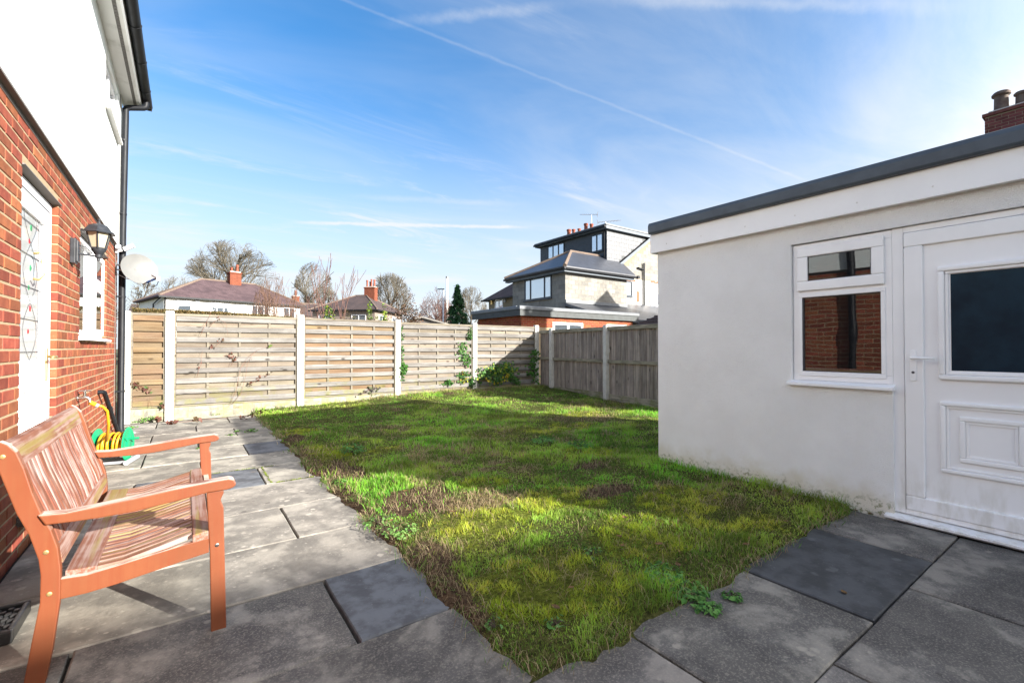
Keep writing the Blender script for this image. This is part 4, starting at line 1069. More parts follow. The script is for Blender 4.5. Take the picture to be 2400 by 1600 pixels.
# ---- bench
k = 2.45 / 2.40
def bp(x, z): return (x * k, 1.25 + (z - 1.25) * k)
BY0, BY1 = 2.415, 3.72
bench = empty('garden_bench', (-.15, (BY0+BY1)/2, 0), 'weathered orange-brown slatted wooden garden bench on the patio', 'bench')
rear = [(-.548, .892), (-.536, .823), (-.512, .738), (-.488, .653), (-.456, .571), (-.431, .474), (-.425, .417), (-.426, .317), (-.442, .208), (-.469, .0135)]
front = [(-.512, .905), (-.490, .875), (-.470, .814), (-.448, .722), (-.425, .644), (-.398, .575), (-.380, .507), (-.372, .428), (-.372, .316), (-.391, .134), (-.410, .0135)]
from_end = [bp(*p) for p in rear] + [bp(*p) for p in front[::-1]] + [bp(-.532, .918), bp(-.545, .908)]
TH = .034
for y in (BY0, BY1 - TH):
    lg = MB().prism_xz(from_end, y, y + TH).build('back_leg', M_bench, bench, bevel=.004)
    fl = [bp(*p) for p in ((.078, .628), (.141, .626), (.141, .612), (.131, .588), (.132, .575), (.141, .550), (.148, .284), (.155, .0135), (.099, .0135), (.092, .359))]
    lg2 = MB().prism_xz(fl, y, y + TH).build('front_leg', M_bench, bench, bevel=.004)
    top = [(-.432, .640), (-.359, .634), (-.274, .640), (-.159, .650), (-.026, .664), (.100, .673), (.160, .675), (.178, .668), (.186, .650)]
    bot_ = [(-.412, .601), (-.336, .597), (-.266, .595), (-.159, .598), (-.025, .613), (.085, .628), (.150, .628), (.172, .632), (.184, .640)]
    MB().strip([(bp(*a), bp(*b)) for a, b in zip(top, bot_)], y - .014, y + TH + .014).build('armrest', M_bench, bench, bevel=.005)
    MB().strip([(bp(*a), bp(*b)) for a, b in zip([(-.373, .387), (-.3, .382), (-.215, .392), (0, .420), (.089, .428)], [(-.373, .312), (-.3, .312), (-.215, .320), (0, .353), (.089, .366)])], y + .004, y + TH - .004).build('side_rail', M_bench, bench, bevel=.003)
    for (x, z) in ((-.524, .863), (-.411, .498), (-.401, .343)):
        xx, zz = bp(x, z); s = -1 if y == BY0 else 1
        MB().lathe((xx, y if s < 0 else y + TH, zz), [(.0085, 0), (.008, .002), (.004, .003)], 10, (0, s, 0)).build('bolt', M_brass, lg)
    xx, zz = bp(.118, .392); s = -1 if y == BY0 else 1
    MB().lathe((xx, y if s < 0 else y + TH, zz), [(.0085, 0), (.008, .002), (.004, .003)], 10, (0, s, 0)).build('bolt', M_chrome, lg2)
yi0, yi1 = BY0 + TH + .001, BY1 - TH - .001
# seat: front board, rear board, 25 slats curving front to back
def seat_z(x):     # x in bench profile units
    return np.interp(x, [-.345, -.30, -.20, -.08, .02, .09], [.401, .394, .398, .424, .450, .458])
def sboard(x0, x1, th, n=4, up=0.0):
    xs = np.linspace(x0, x1, n); return [(bp(x, seat_z(x) + up), bp(x, seat_z(x) + up - th)) for x in xs]
MB().strip(sboard(.030, .090, .034, 3, .003), BY0 + .004, BY1 - .004).build('seat_front_rail', M_bench_y, bench, bevel=.004)
MB().strip(sboard(-.365, -.275, .034, 3, .003), yi0, yi1).build('seat_rear_rail', M_bench_y, bench, bevel=.004)
ns = 25; pitch = (yi1 - yi0) / ns
sl = MB().strip([(a, b) for a, b in sboard(-.274, .029, .020, 9)], -.5, .5).mesh('seat_slat')
for i in range(ns):
    wdt = pitch * .74 if 0 < i < ns - 1 else pitch * .92
    link_mesh('seat_slat', sl, M_bench_s, bench, loc=(0, yi0 + pitch*(i+.5), 0), scl=(1, wdt, 1))
# back: top rail, lower rail, 22 curved slats
def mid(z): return np.interp(z, [.39, .46, .55, .64, .74, .85, .90], [-.380, -.388, -.410, -.440, -.475, -.506, -.520])
def bboard(z0, z1, th, n, off=0.0):
    zs = np.linspace(z0, z1, n); return [(bp(mid(z) + th/2 + off, z), bp(mid(z) - th/2 + off, z)) for z in zs]
MB().strip(bboard(.815, .905, .034, 4, -.006), yi0, yi1).build('back_top_rail', M_bench_y, bench, bevel=.005)
MB().strip(bboard(.435, .505, .030, 3), yi0, yi1).build('back_lower_rail', M_bench_y, bench, bevel=.004)
nb = 23; pb = (yi1 - yi0) / nb
bs = MB().strip(bboard(.505, .816, .016, 9), -.5, .5).mesh('back_slat')
for i in range(nb):
    link_mesh('back_slat', bs, M_bench_b, bench, loc=(0, yi0 + pb*(i+.5), 0), scl=(1, pb*.70, 1))
MB().box(*[bp(.10, .40)[0], bp(.128, .40)[0]], yi0, yi1, bp(0, .365)[1], bp(0, .418)[1]).build('front_apron', M_bench, bench, bevel=.003)

# ================================================================== fences
FY = 10.0
SL_F = plank_mesh('slat', (.004, .30, .10)); SL_B = plank_mesh('rear_slat', (.004, .3, .08))
def gravel_board(x0, x1, zt, label, seed):
    e = empty('gravel_board', ((x0+x1)/2, FY+.03, 0), label, 'gravel board', 'gravel boards under the back fence')
    MB().box(x0, x1, FY+.012, FY+.062, -.11, zt).build('board', M_stoneface, e)
    r = random.Random(seed); x = x0 + .02
    while x < x1 - .06:
        w = r.uniform(.16, .34); w = min(w, x1 - .015 - x)
        if x1 - (x + w) < .1: w = x1 - .015 - x
        split = r.random() < .55; zs = [(.0, zt - .012)] if not split else [(.0, zt*.48), (zt*.48 + .010, zt - .012)]
        for (a, b) in zs:
            cuts = [(x, x+w)] if r.random() < .6 or w < .2 else [(x, x+w*.5-.005), (x+w*.5+.005, x+w)]
            for (p, q) in cuts:
                m = MB(); n = 4; P = []
                d0 = r.uniform(.008, .02)
                for iz in range(3):
                    for ix in range(4):
                        edge = ix in (0, 3) or iz in (0, 2)
                        P.append((p + (q-p)*ix/3, FY + .0118 - (0.003 if edge else d0 + r.uniform(-.005, .008)), a + (b-a)*iz/2))
                F_ = [(iz*4+ix, iz*4+ix+1, iz*4+ix+5, iz*4+ix+4) for iz in range(2) for ix in range(3)]
                B_ = [(p, FY+.011, a), (q, FY+.011, a), (q, FY+.011, b), (p, FY+.011, b)]
                m.add(P + B_, F_ + [(12, 13, 3, 2, 1, 0), (13, 14, 11, 7, 3), (14, 15, 8, 9, 10, 11), (15, 12, 0, 4, 8)])
                m.build('stone_block', M_stoneface, e)
        x += w + .010
def lap_panel(x0, x1, z0, z1, label, mf, mr, seed, nbat=3, nslat=9):
    r = random.Random(seed)
    e = empty('fence_panel', ((x0+x1)/2, FY+.03, z0), label, 'fence panel', 'slatted panels of the back fence')
    MB().box(x0, x1, FY-.010, FY+.062, z1-.040, z1).build('top_rail', M_fence_rail, e, bevel=.003)
    MB().box(x0, x1, FY-.004, FY+.060, z0, z0+.028).build('bottom_rail', M_fence_rail, e, bevel=.003)
    for a, b in ((x0, x0+.030), (x1-.030, x1)): MB().box(a, b, FY-.004, FY+.060, z0+.0285, z1-.0405).build('stile', M_fence_rail, e)
    H = z1 - .041 - (z0 + .029); pit = H / (nslat - .45)
    for i in range(nslat):
        zc = z1 - .043 - pit*i - .045
        link_mesh('slat', SL_F, mf, e, loc=((x0+x1)/2, FY+.006, zc + r.uniform(-.004, .004)), scl=(x1-x0-.062, .018, .092 + r.uniform(-.003, .003)), rot=(r.uniform(-.03, .03), r.uniform(-.0022, .0022), 0))
        if i < nslat - 1:
            link_mesh('rear_slat', SL_B, mr, e, loc=((x0+x1)/2, FY+.044, zc - pit/2), scl=(x1-x0-.064, .012, .118))
    for j in range(nbat):
        t = (j + 1) / (nbat + 1)
        xx = x0 + (x1-x0)*t
        MB().box(xx-.019, xx+.019, FY+.0155, FY+.0375, z0+.03, z1-.042).build('batten', M_fence_rail, e)
    return e
def concrete_post(x, y, z1, label, w=.125, d=.10, grp='concrete posts of the back fence', rot=0):
    e = MB(); c, s = math.cos(rot), math.sin(rot)
    def T(a, b, z): return (x + a*c - b*s, y + a*s + b*c, z)
    h = w/2
    A = [T(-h, 0, -.11), T(h, 0, -.11), T(h, d, -.11), T(-h, d, -.11)]
    Bq = [T(-h, 0, z1-.012), T(h, 0, z1-.012), T(h, d, z1-.012), T(-h, d, z1-.012)]
    Cq = [T(-h+.012, .012, z1), T(h-.012, .012, z1), T(h-.012, d-.012, z1), T(-h+.012, d-.012, z1)]
    e.add(A+Bq+Cq, [(3,2,1,0)] + [(i,(i+1)%4,4+(i+1)%4,4+i) for i in range(4)] + [(4+i,4+(i+1)%4,8+(i+1)%4,8+i) for i in range(4)] + [(8,9,10,11)])
    o = e.build('concrete_post', M_conc, None, bevel=.004)
    return tag(o, label, 'fence post', grp)
PX = [-.815, -.225, 1.893, 3.95, 5.99, 8.02]
PZ = [1.865, 1.895, 1.917, 1.886, 1.871, 1.874]
PL = ['concrete fence post half hidden behind the downpipe', 'white concrete post right of the short orange fence panel',
      'concrete post where the patio meets the lawn', 'concrete post with ivy at its right foot',
      'concrete post left of the shadowed corner panel', 'concrete corner post where the two fences meet']
for x, z, l in zip(PX, PZ, PL): concrete_post(x, FY-.035, z, l)
def gap(i): return PX[i] + .058, PX[i+1] - .058
lap_panel(*gap(0), .205, 1.845, 'short orange-brown slatted panel next to the downpipe', M_fence_o, M_fence_o, 1, nbat=0, nslat=9)
lap_panel(*gap(1), .200, 1.850, 'grey slatted fence panel behind the patio with thin bramble shoots', M_fence, M_fence_r, 2)
lap_panel(*gap(2), .215, 1.850, 'grey slatted fence panel with orange rear slats, left end of the lawn', M_fence, M_fence_o, 3)
lap_panel(*gap(3), .225, 1.825, 'palest slatted fence panel with ivy at both ends', M_fence, M_fence_r, 4)
lap_panel(*gap(4), .235, 1.830, 'corner slatted panel crossed by a diagonal shadow and yellow-green ivy', M_fence, M_fence_r, 5)
GBL = ['short concrete gravel board behind weeds by the downpipe', 'pale concrete gravel board along the end of the patio', 'concrete gravel board at the left end of the lawn',
       'low gravel board under the palest panel', 'mossy gravel board under the ivy in the fence corner']
for i in range(5): gravel_board(*gap(i), [.203, .198, .213, .223, .233][i], GBL[i], 20 + i)

# ---- feather-edge fence on the right, seen from its rail side
P0 = Vector((8.09, 9.95, 0)); DV = Vector((.0915, .9958, 0)); NV = Vector((-.9958, .0915, 0))
PALE = plank_mesh('pale', (.2, .05, .004)); crot = math.atan2(DV.y, DV.x) - math.pi/2
def along(s, n=0.0, z=0.0): p = P0 + DV * s + NV * n; return (p.x, p.y, z)
def closeboard(s0, s1, z0, z1, label, seed):
    r = random.Random(seed)
    e = empty('feather_edge_panel', along((s0+s1)/2, 0, z0), label, 'fence panel', 'feather-edge panels of the side fence')
    L = abs(s1 - s0)
    def rail(zc, h, d, name, n0=.0): 
        c = np.array(along((s0+s1)/2, n0 + d/2, zc))
        MB().obox(c, np.array(DV)*(L/2), np.array(NV)*(d/2), (0, 0, h/2)).build(name, M_pale_rail, e, bevel=.004)
    rail(z1-.045, .085, .045, 'top_rail', .002); rail((z0+z1)/2-.02, .075, .045, 'middle_rail', .002); rail(z0-.06, .15, .03, 'gravel_board', -.01)
    n = int(L / .088); 
    for i in range(n):
        s = min(s0, s1) + (i + .5) * L / n
        link_mesh('pale', PALE, M_pale, e, loc=along(s, -.010 - (.011 if i % 2 else 0), (z0+z1)/2 + r.uniform(-.006, .004)), scl=(.013, L/n*1.18, z1-z0-.01), rot=(0, 0, crot + r.uniform(-.03, .03)))
def cpost(s, z1, label):
    p = along(s, -.008); concrete_post(p[0], p[1], z1, label, .105, .10, 'concrete posts of the side fence', crot - math.pi/2 + math.pi)
for s, l in ((-.64, 'concrete side-fence post nearest the fence corner'), (-2.78, 'concrete side-fence post nearest the white garage'), (-4.90, 'concrete side-fence post hidden behind the garage')):
    cpost(s, 1.762, l)
closeboard(-.585, -.03, .22, 1.725, 'narrow grey board panel in the fence corner', 1)
closeboard(-2.725, -.695, .20, 1.725, 'wide grey vertical-board panel between two concrete posts', 2)
closeboard(-4.845, -2.835, .18, 1.725, 'grey vertical-board panel running behind the white garage', 3)

# ================================================================== vegetation helpers
def leaves_mesh(name, P, N, size, rgb, seed=0, aspect=.7, shape='diamond'):
    """small folded leaves at points P, facing N"""
    r = np.random.default_rng(seed); P = np.asarray(P, float); n = len(P)
    N = np.asarray(N, float); N = N / (np.linalg.norm(N, axis=1, keepdims=True) + 1e-9)
    t = r.normal(size=(n, 3)); t[:, 2] -= .5; t -= N * (t * N).sum(1, keepdims=True); t /= np.linalg.norm(t, axis=1, keepdims=True) + 1e-9
    b = np.cross(N, t); s = np.asarray(size).reshape(-1, 1) * np.ones((n, 1))
    if shape == 'ivy':        # five-cornered leaf
        q = [(-.45, 0), (-.1, .55), (.15, .30), (.62, 0), (.15, -.30), (-.1, -.55)]
        V = np.stack([P + t*s*a + b*s*c + N*s*(.12*abs(c)) for a, c in q], 1); k = 6
        F = np.concatenate([np.arange(n)[:, None]*6 + f for f in ([0, 1, 2], [0, 2, 3], [0, 3, 4], [0, 4, 5])], 0)
        F = F[:, ::-1]
    else:
        q = [(-.5, 0, 0), (0, .5*aspect, .10), (.55, 0, -.05), (0, -.5*aspect, .10)]
        V = np.stack([P + t*s*a + b*s*c + N*s*h for a, c, h in q], 1); k = 4
        F = np.concatenate([np.arange(n)[:, None]*4 + f for f in ([0, 1, 2], [0, 2, 3])], 0)
    me = np_mesh(name, V.reshape(-1, 3), F)
    vcol(me, np.repeat(np.asarray(rgb, float).reshape(-1, 3) * np.ones((n, 1)), k, 0))
    return me
def colmix(r, n, cols, jitter=.2):
    cols = np.array(cols); c = cols[r.integers(0, len(cols), n)]
    return c * r.uniform(1 - jitter, 1 + jitter, (n, 1))
class Branch:
    """recursive branching inside an ellipsoid envelope; collects segments"""
    def __init__(s, seed): s.r = random.Random(seed); s.segs = []
    def inside(s, p):
        if s.env is None: return True
        c, rx, rz = s.env; d = p - c
        return (d.x/rx)**2 + (d.y/rx)**2 + (d.z/rz)**2 <= 1
    def grow(s, p, d, L, rad, lev, up=.12, wig=.25, kids=(6, 5, 5, 4), spread=.8, rmin=.01, shrink=.62):
        r = s.r; n = 4 if lev < 2 else 3; pts = [p.copy()]; d = d.normalized()
        for i in range(n):
            d = (d + Vector((r.gauss(0, wig), r.gauss(0, wig), r.gauss(0, wig) + up)) * .45).normalized()
            q = pts[-1] + d * (L / n)
            if lev > 0 and not s.inside(q):
                if i > 0 or lev > 2: break
            pts.append(q)
        m = len(pts) - 1
        if m < 1: return
        for i in range(m):
            a = rad * (1 - .65 * i / n); b = rad * (1 - .65 * (i+1) / n)
            s.segs.append((pts[i], pts[i+1], max(a, rmin), max(b, rmin), lev))
        if lev >= len(kids): return
        for j in range(kids[lev]):
            t = r.uniform(.30, 1.0) * m; i = min(int(t), m - 1); q = pts[i].lerp(pts[i+1], t - i)
            loc = (pts[i+1] - pts[i]).normalized()
            side = Vector((r.gauss(0, 1), r.gauss(0, 1), r.gauss(0, .6))); side = (side - loc * side.dot(loc)).normalized()
            th = r.uniform(.35, .95) * spread * (1.25 if lev == 0 else 1)
            dd = loc * math.cos(th) + side * math.sin(th)
            s.grow(q, dd, L * shrink * r.uniform(.75, 1.2), max(rad * .45, rmin), lev + 1, up, wig, kids, spread, rmin, shrink)
    def meshes(s, split=1):
        """(thick, thin) meshes"""
        out = []
        for sel, n in ((lambda l: l <= split, 6), (lambda l: l > split, 3)):
            S = [q for q in s.segs if sel(q[4])]
            if not S: out.append(None); continue
            A = np.array([q[0] for q in S]); B = np.array([q[1] for q in S]); ra = np.array([q[2] for q in S]); rb = np.array([q[3] for q in S])
            d = B - A; d /= np.linalg.norm(d, axis=1, keepdims=True) + 1e-9
            h = np.where(np.abs(d[:, 2:3]) < .9, [[0, 0, 1]], [[1, 0, 0]]); u = np.cross(d, h); u /= np.linalg.norm(u, axis=1, keepdims=True); v = np.cross(d, u)
            rows_ = []
            for P_, R_ in ((A, ra), (B, rb)):
                for k_ in range(n):
                    an = 2*math.pi*k_/n; rows_.append(P_ + (u*math.cos(an) + v*math.sin(an)) * R_[:, None])
            V = np.stack(rows_, 1).reshape(-1, 3); base = np.arange(len(S))[:, None] * 2 * n
            F = np.concatenate([base + [k_, (k_+1) % n, n + (k_+1) % n, n + k_] for k_ in range(n)], 0)
            out.append(np_mesh('branches', V, F))
        return out
def bare_tree(base, height, crown_w, label, seed, name='bare_tree', mats=(None, None), trunk=.42, up=.10, kids=(10, 7, 6, 5), rmin=.018, rad=None, lean=(0, 0), group=None, spread=.85, crown_lo=.30):
    mats = (mats[0] or M_bark, mats[1] or M_bark_g)
    e = empty(name, base, label, 'tree', group)
    b = Branch(seed); base = Vector(base); rad = rad or height * .020
    zc = height * (crown_lo + 1) / 2; b.env = (base + Vector((lean[0], lean[1], zc)), crown_w / 2, height * (1 - crown_lo) / 2 * 1.02)
    b.grow(base, Vector((lean[0]*.1, lean[1]*.1, 1)), height * .66, rad, 0, up, .12, kids, spread, rmin)
    me = b.meshes(1)
    link_mesh('trunk', me[0], mats[0], e); link_mesh('crown', me[1], mats[1], e)
    return e
def shrub(base, rx, ry, rz, n, size, cols, label, seed, name='shrub', cat='shrub', lumps=9, stems=True, flat=.0, group=None, shape='diamond'):
    """leafy shrub: stems plus leaf clumps with gaps"""
    r = np.random.default_rng(seed); e = empty(name, base, label, cat, group); base = np.array(base, float)
    C = []; 
    for i in range(lumps):
        d = r.normal(size=3); d /= np.linalg.norm(d); d *= r.uniform(.3, .8)
        C.append((base + [d[0]*rx, d[1]*ry, rz*(1 + d[2]*.95)], r.uniform(.28, .5)))
    P = []; N = []
    per = n // lumps
    for c, sc in C:
        d = r.normal(size=(per, 3)); d /= np.linalg.norm(d, axis=1, keepdims=True)
        rad = r.uniform(.35, 1.0, (per, 1)) ** .6
        P.append(c + d * rad * [rx*sc, ry*sc, rz*sc]); N.append(d + r.normal(size=(per, 3))*.6 + [0, 0, .4])
    P = np.concatenate(P); N = np.concatenate(N); P[:, 2] = np.maximum(P[:, 2], base[2] + .02)
    link_mesh('foliage', leaves_mesh('foliage', P, N, r.uniform(.7, 1.3, len(P)) * size, colmix(r, len(P), cols), seed, shape=shape), M_leaf, e)
    if stems:
        m = MB()
        for c, sc in C: m.tube([tuple(base + [r.normal()*rx*.12, r.normal()*ry*.12, 0]), tuple((base*.5 + c*.5) + r.normal(size=3)*.05*rx), tuple(c)], [.018*rz+.006, .012*rz+.004, .005], 5)
        m.build('stems', M_bark, e)
    return e
def creeper(name, label, pts, n, size, cols, seed, nrm=(0, -1, 0), spread=(.10, .04, .10), cat='ivy', stem=.005, shape='ivy', group=None, smat=None, leafat=None):
    """stem running over a fence with leaves around it"""
    r = np.random.default_rng(seed); e = empty(name, pts[0], label, cat, group)
    if stem: MB().tube(pts, [stem * (1 - .6*i/(len(pts)-1)) for i in range(len(pts))], 5).build('stem', smat or M_bark, e, smooth=True)
    A = np.array([tuple(p) for p in pts]); t = r.uniform(0, 1, n) if leafat is None else np.clip(r.choice(leafat, n) + r.normal(0, .03, n), 0, .9999)
    t = t * (len(A) - 1); i = np.minimum(t.astype(int), len(A) - 2); f = (t - i)[:, None]
    P = A[i]*(1-f) + A[i+1]*f + r.normal(size=(n, 3)) * spread
    N = np.array(nrm) + r.normal(size=(n, 3)) * .45
    link_mesh('leaves', leaves_mesh('leaves', P, N, r.uniform(.6, 1.3, n) * size, colmix(r, n, cols), seed, shape=shape), M_leaf, e)
    return e
GREEN = [(.04, .12, .02), (.06, .16, .03), (.03, .09, .02)]; LIME = [(.22, .27, .03), (.16, .22, .03), (.10, .17, .03)]
YEL = [(.55, .42, .03), (.50, .40, .04)]; BRONZE = [(.12, .05, .04), (.09, .06, .03), (.16, .07, .05)]

# ================================================================== ivy, brambles and weeds at the fence
fy = FY - .03
def fp(px, py, y=FY-.03): p = on_y(px, py, y); return (p[0], y, p[2])
def cz(x, y, px, py): return 900 + px/5.88, 720 + py/5.88
def q7(px, py, y=FY-.03): return fp(900 + px/5.88, 720 + py/5.88, y)
creeper('ivy', 'thin ivy climbing beside the post between the grey and palest panels', [q7(255, 1000), q7(245, 800), q7(248, 600), q7(250, 430), q7(246, 240)], 55, .055, GREEN + [(.09, .20, .04)], 1, spread=(.02, .015, .03))
creeper('ivy', 'leafy ivy bunch low on the left side of the palest panel', [q7(255, 950), q7(245, 850), q7(285, 800), q7(270, 900)], 75, .06, GREEN + [(.09, .20, .04)], 2, spread=(.06, .02, .06))
creeper('ivy', 'ivy trail climbing the right side of the palest panel', [q7(1205, 700), q7(1160, 780), q7(1080, 740), q7(1140, 660), q7(1050, 620), q7(1110, 530), q7(1020, 540)], 130, .055, GREEN + [(.09, .20, .04)], 3, spread=(.06, .02, .05))
creeper('ivy', 'small ivy sprig at the top right of the palest panel', [q7(1150, 450), q7(1190, 420), q7(1200, 330)], 40, .05, GREEN, 4, spread=(.03, .02, .05))
creeper('ivy', 'yellowing ivy low at the right of the palest panel', [q7(1060, 920), q7(1110, 960), q7(1080, 1030), q7(1190, 920)], 70, .06, GREEN + [(.32, .30, .04), (.22, .20, .03)], 5, spread=(.06, .02, .06))
creeper('ivy', 'dark ivy clump at the foot of the palest panel', [q7(850, 1040), q7(930, 1040)], 40, .055, GREEN, 6, spread=(.06, .02, .04))
creeper('ivy', 'ivy wrapped round the foot of the post left of the corner panel', [q7(1220, 1100), q7(1200, 1010), q7(1235, 1060)], 50, .055, GREEN, 7, spread=(.04, .03, .06), )
creeper('ivy', 'big sprawling ivy with yellow flowers in front of the corner panel', [q7(1300, 980, 9.9), q7(1420, 900, 9.9), q7(1540, 860, 9.88), q7(1680, 860, 9.88), q7(1750, 840, 9.9), q7(1600, 960, 9.86), q7(1480, 990, 9.86), q7(1640, 1010, 9.86)], 520, .062, GREEN + [(.05, .13, .05), (.10, .18, .04), (.30, .36, .04)], 8, spread=(.11, .05, .09))
creeper('ivy', 'ivy trailing down to the lawn right of the yellow-flowered ivy', [q7(1740, 930, 9.9), q7(1790, 990, 9.9), q7(1850, 1070, 9.88)], 90, .058, GREEN, 9, spread=(.06, .04, .05))
creeper('ivy', 'tall ivy column against the corner post', [q7(2100, 1050, 9.93), q7(2080, 900, 9.93), q7(2060, 780, 9.93), q7(2090, 680, 9.93), q7(2080, 580, 9.93)], 170, .058, [(.04, .13, .02), (.07, .19, .03)], 10, spread=(.08, .03, .06))
creeper('ivy', 'few ivy leaves on the slats left of the corner post', [q7(1980, 930), q7(2020, 910)], 18, .05, GREEN, 11, spread=(.04, .015, .02))
creeper('yellow_flowers', 'yellow blooms scattered over the ivy in the fence corner', [q7(1390, 970, 9.83), q7(1450, 1000, 9.82), q7(1540, 1060, 9.82), q7(1660, 1030, 9.82), q7(1700, 970, 9.82), q7(1680, 915, 9.82)], 46, .05, YEL, 12, spread=(.05, .02, .03), stem=.003, cat='flowers', shape='diamond')
# brambles
q6 = lambda px, py, y=FY-.03: fp(280 + px/4.9, 700 + py/4.9, y)
def bramble(label, pts, n, leafat, seed, cols=BRONZE, size=.045, st=.0028):
    return creeper('bramble_shoot', label, pts, n, size, cols, seed, spread=(.025, .015, .025), cat='bramble', stem=st, shape='diamond', smat=M_stemred, leafat=leafat)
bramble('long thin bramble arching over the middle of the patio panel', [q6(1260, 1230), q6(1340, 1050, 9.95), q6(1390, 800, 9.95), q6(1480, 670, 9.95), q6(1600, 580, 9.95), q6(1740, 545)], 6, [.98], 1, [(.10, .16, .03)])
bramble('second bramble arch on the patio panel, right of the longest', [q6(1290, 1215), q6(1400, 1080), q6(1450, 880, 9.95), q6(1470, 740, 9.95), q6(1550, 610)], 1, [.9], 2)
bramble('bramble sprig with bronze leaves high on the patio panel', [q6(1060, 560), q6(1110, 545), q6(1190, 460)], 12, [0, .95], 3)
bramble('bramble tuft with reddish leaves mid patio panel', [q6(1280, 770), q6(1310, 700), q6(1350, 690), q6(1270, 650)], 20, [.4, .8, .95], 4)
bramble('bramble sprig with dark leaves lower right on the patio panel', [q6(1490, 980), q6(1560, 950), q6(1600, 900), q6(1720, 865)], 18, [.1, .7, .98], 5)
bramble('bare bramble shoot near the top of the patio panel', [q6(920, 440), q6(970, 330), q6(1040, 190), q6(1060, 100, 10.08)], 2, [.9], 6)
bramble('thin arching shoot crossing the top slats of the patio panel', [q6(1030, 330), q6(1090, 260), q6(1150, 230), q6(1220, 280), q6(1250, 440)], 2, [.5], 7)
bramble('bare red shoot left on the patio panel', [q6(890, 900), q6(915, 800), q6(945, 740), q6(935, 660), q6(960, 590)], 2, [.5], 8)
q5 = q6
bramble('bramble with bronze leaves on the short orange panel', [q6(50, 930), q6(130, 970), q6(200, 1000), q6(280, 1020), q6(345, 1070)], 30, [.4, .55, .7, .9], 9, BRONZE + [(.07, .12, .03)], .05)
bramble('bramble stems at the foot of the short orange panel', [q6(330, 1250), q6(345, 1130), q6(385, 1250), q6(500, 1220)], 16, [.98, .95], 10, [(.07, .12, .03), (.12, .06, .04)], .05)
bramble('long bramble runner lying along the end of the patio', [tuple(on_z(280+430/4.9, 700+1380/4.9, .03)), tuple(on_z(280+560/4.9, 700+1415/4.9, .04)), tuple(on_z(280+760/4.9, 700+1412/4.9, .05)), tuple(on_z(280+980/4.9, 700+1385/4.9, .07)), tuple(on_z(280+1250/4.9, 700+1370/4.9, .06))], 22, [.02, .28, .33, .62, .66], 11, BRONZE, .075, .004)
bramble('bramble arch at the corner of patio and lawn', [tuple(on_z(280+1390/4.9, 700+1365/4.9, .02)), tuple(on_z(280+1520/4.9, 700+1335/4.9, .09)), tuple(on_z(280+1640/4.9, 700+1270/4.9, .20)), tuple(on_z(280+1720/4.9, 700+1280/4.9, .17)), tuple(on_z(280+1780/4.9, 700+1340/4.9, .05))], 20, [.05, .2, .35, .5], 12, BRONZE + [(.06, .09, .02)], .05, .004)
creeper('bramble_shoot', 'dark-leaved bramble at the foot of the panel with orange rear slats', [fp(845, 925), fp(860, 915), fp(880, 908), fp(870, 925)], 34, .06, [(.07, .06, .06), (.09, .10, .05)], 14, spread=(.07, .03, .04), cat='bramble', shape='diamond', smat=M_stemred)

# weeds
def weed(px, py, n, size, rad, h, label, seed, cols=None, z=0.0, name='weed'):
    p = on_z(px, py, z); r = np.random.default_rng(seed); n = int(n * 1.8); size = size * .72
    e = empty(name, tuple(p), label, 'weed', None)
    an = r.uniform(0, 6.283, n); rr = rad * np.sqrt(r.uniform(.02, 1, n)); hh = h * r.uniform(.15, 1, n) * (1 - .4 * rr / rad)
    P = np.stack([p[0] + rr*np.cos(an), p[1] + rr*np.sin(an), p[2] + hh + .004], -1)
    N = np.stack([np.cos(an)*.5, np.sin(an)*.5, np.ones(n)], -1) + r.normal(size=(n, 3))*.35
    link_mesh('leaves', leaves_mesh('leaves', P, N, r.uniform(.6, 1.3, n)*size, colmix(r, n, cols or [(.10, .24, .03), (.07, .18, .03), (.15, .28, .04)]), seed, aspect=.55), M_leaf, e)
    m = MB()
    for i in range(0, n, max(1, n // 10)): m.tube([tuple(p), tuple(p*.4 + P[i]*.6 + [0, 0, .01]), tuple(P[i])], [.003, .0025, .0015], 4)
    m.build('stems', MATS['bark'], e)
    return e
DEEP = [(.09, .24, .05), (.06, .17, .04), (.13, .29, .07)]
weed(1607, 1390, 90, .045, .11, .05, 'leafy green weed spilling from the lawn onto the right-hand paving', 1, DEEP)
weed(1655, 1425, 46, .045, .07, .03, 'weed tip lying on the paving beside the leafy weed', 2, DEEP)
weed(1715, 1400, 26, .042, .05, .02, 'small flat weed sprig on the right-hand slab', 3, DEEP)
weed(1555, 1350, 60, .04, .10, .05, 'green weed in the lawn edge above the spilling weed', 4, DEEP, .03)
for i, (px, py, n, s, rd, h, lab) in enumerate(((315, 975, 110, .05, .16, .16, 'bright weed clump at the foot of the orange panel'), (350, 985, 70, .045, .12, .08, 'dark green weeds left of the first white post'),
        (325, 990, 30, .04, .10, .03, 'flat weed on the paving before the orange panel'), (308, 1003, 26, .04, .09, .03, 'weed sprig in the paving near the downpipe'), (440, 972, 40, .05, .13, .06, 'weed tuft by the gravel board right of the first white post'),
        (505, 972, 30, .045, .12, .04, 'low weeds under the middle of the patio panel'), (555, 967, 26, .04, .12, .03, 'low weeds at the right end of the patio gravel board'), (589, 1012, 36, .045, .10, .05, 'round weed between slabs near the lawn'),
        (558, 1012, 18, .04, .06, .03, 'small weed in a joint left of the round weed'), (540, 1020, 16, .04, .07, .02, 'flattened weed on the far paving'), (464, 1052, 12, .03, .03, .02, 'tiny weed in a slab joint by the far armrest'))):
    weed(px, py, n, s, rd, h, lab, 30 + i, [(.16, .34, .03), (.10, .26, .03), (.25, .42, .04)] if i in (0, 4) else [(.10, .24, .04), (.14, .30, .06)])
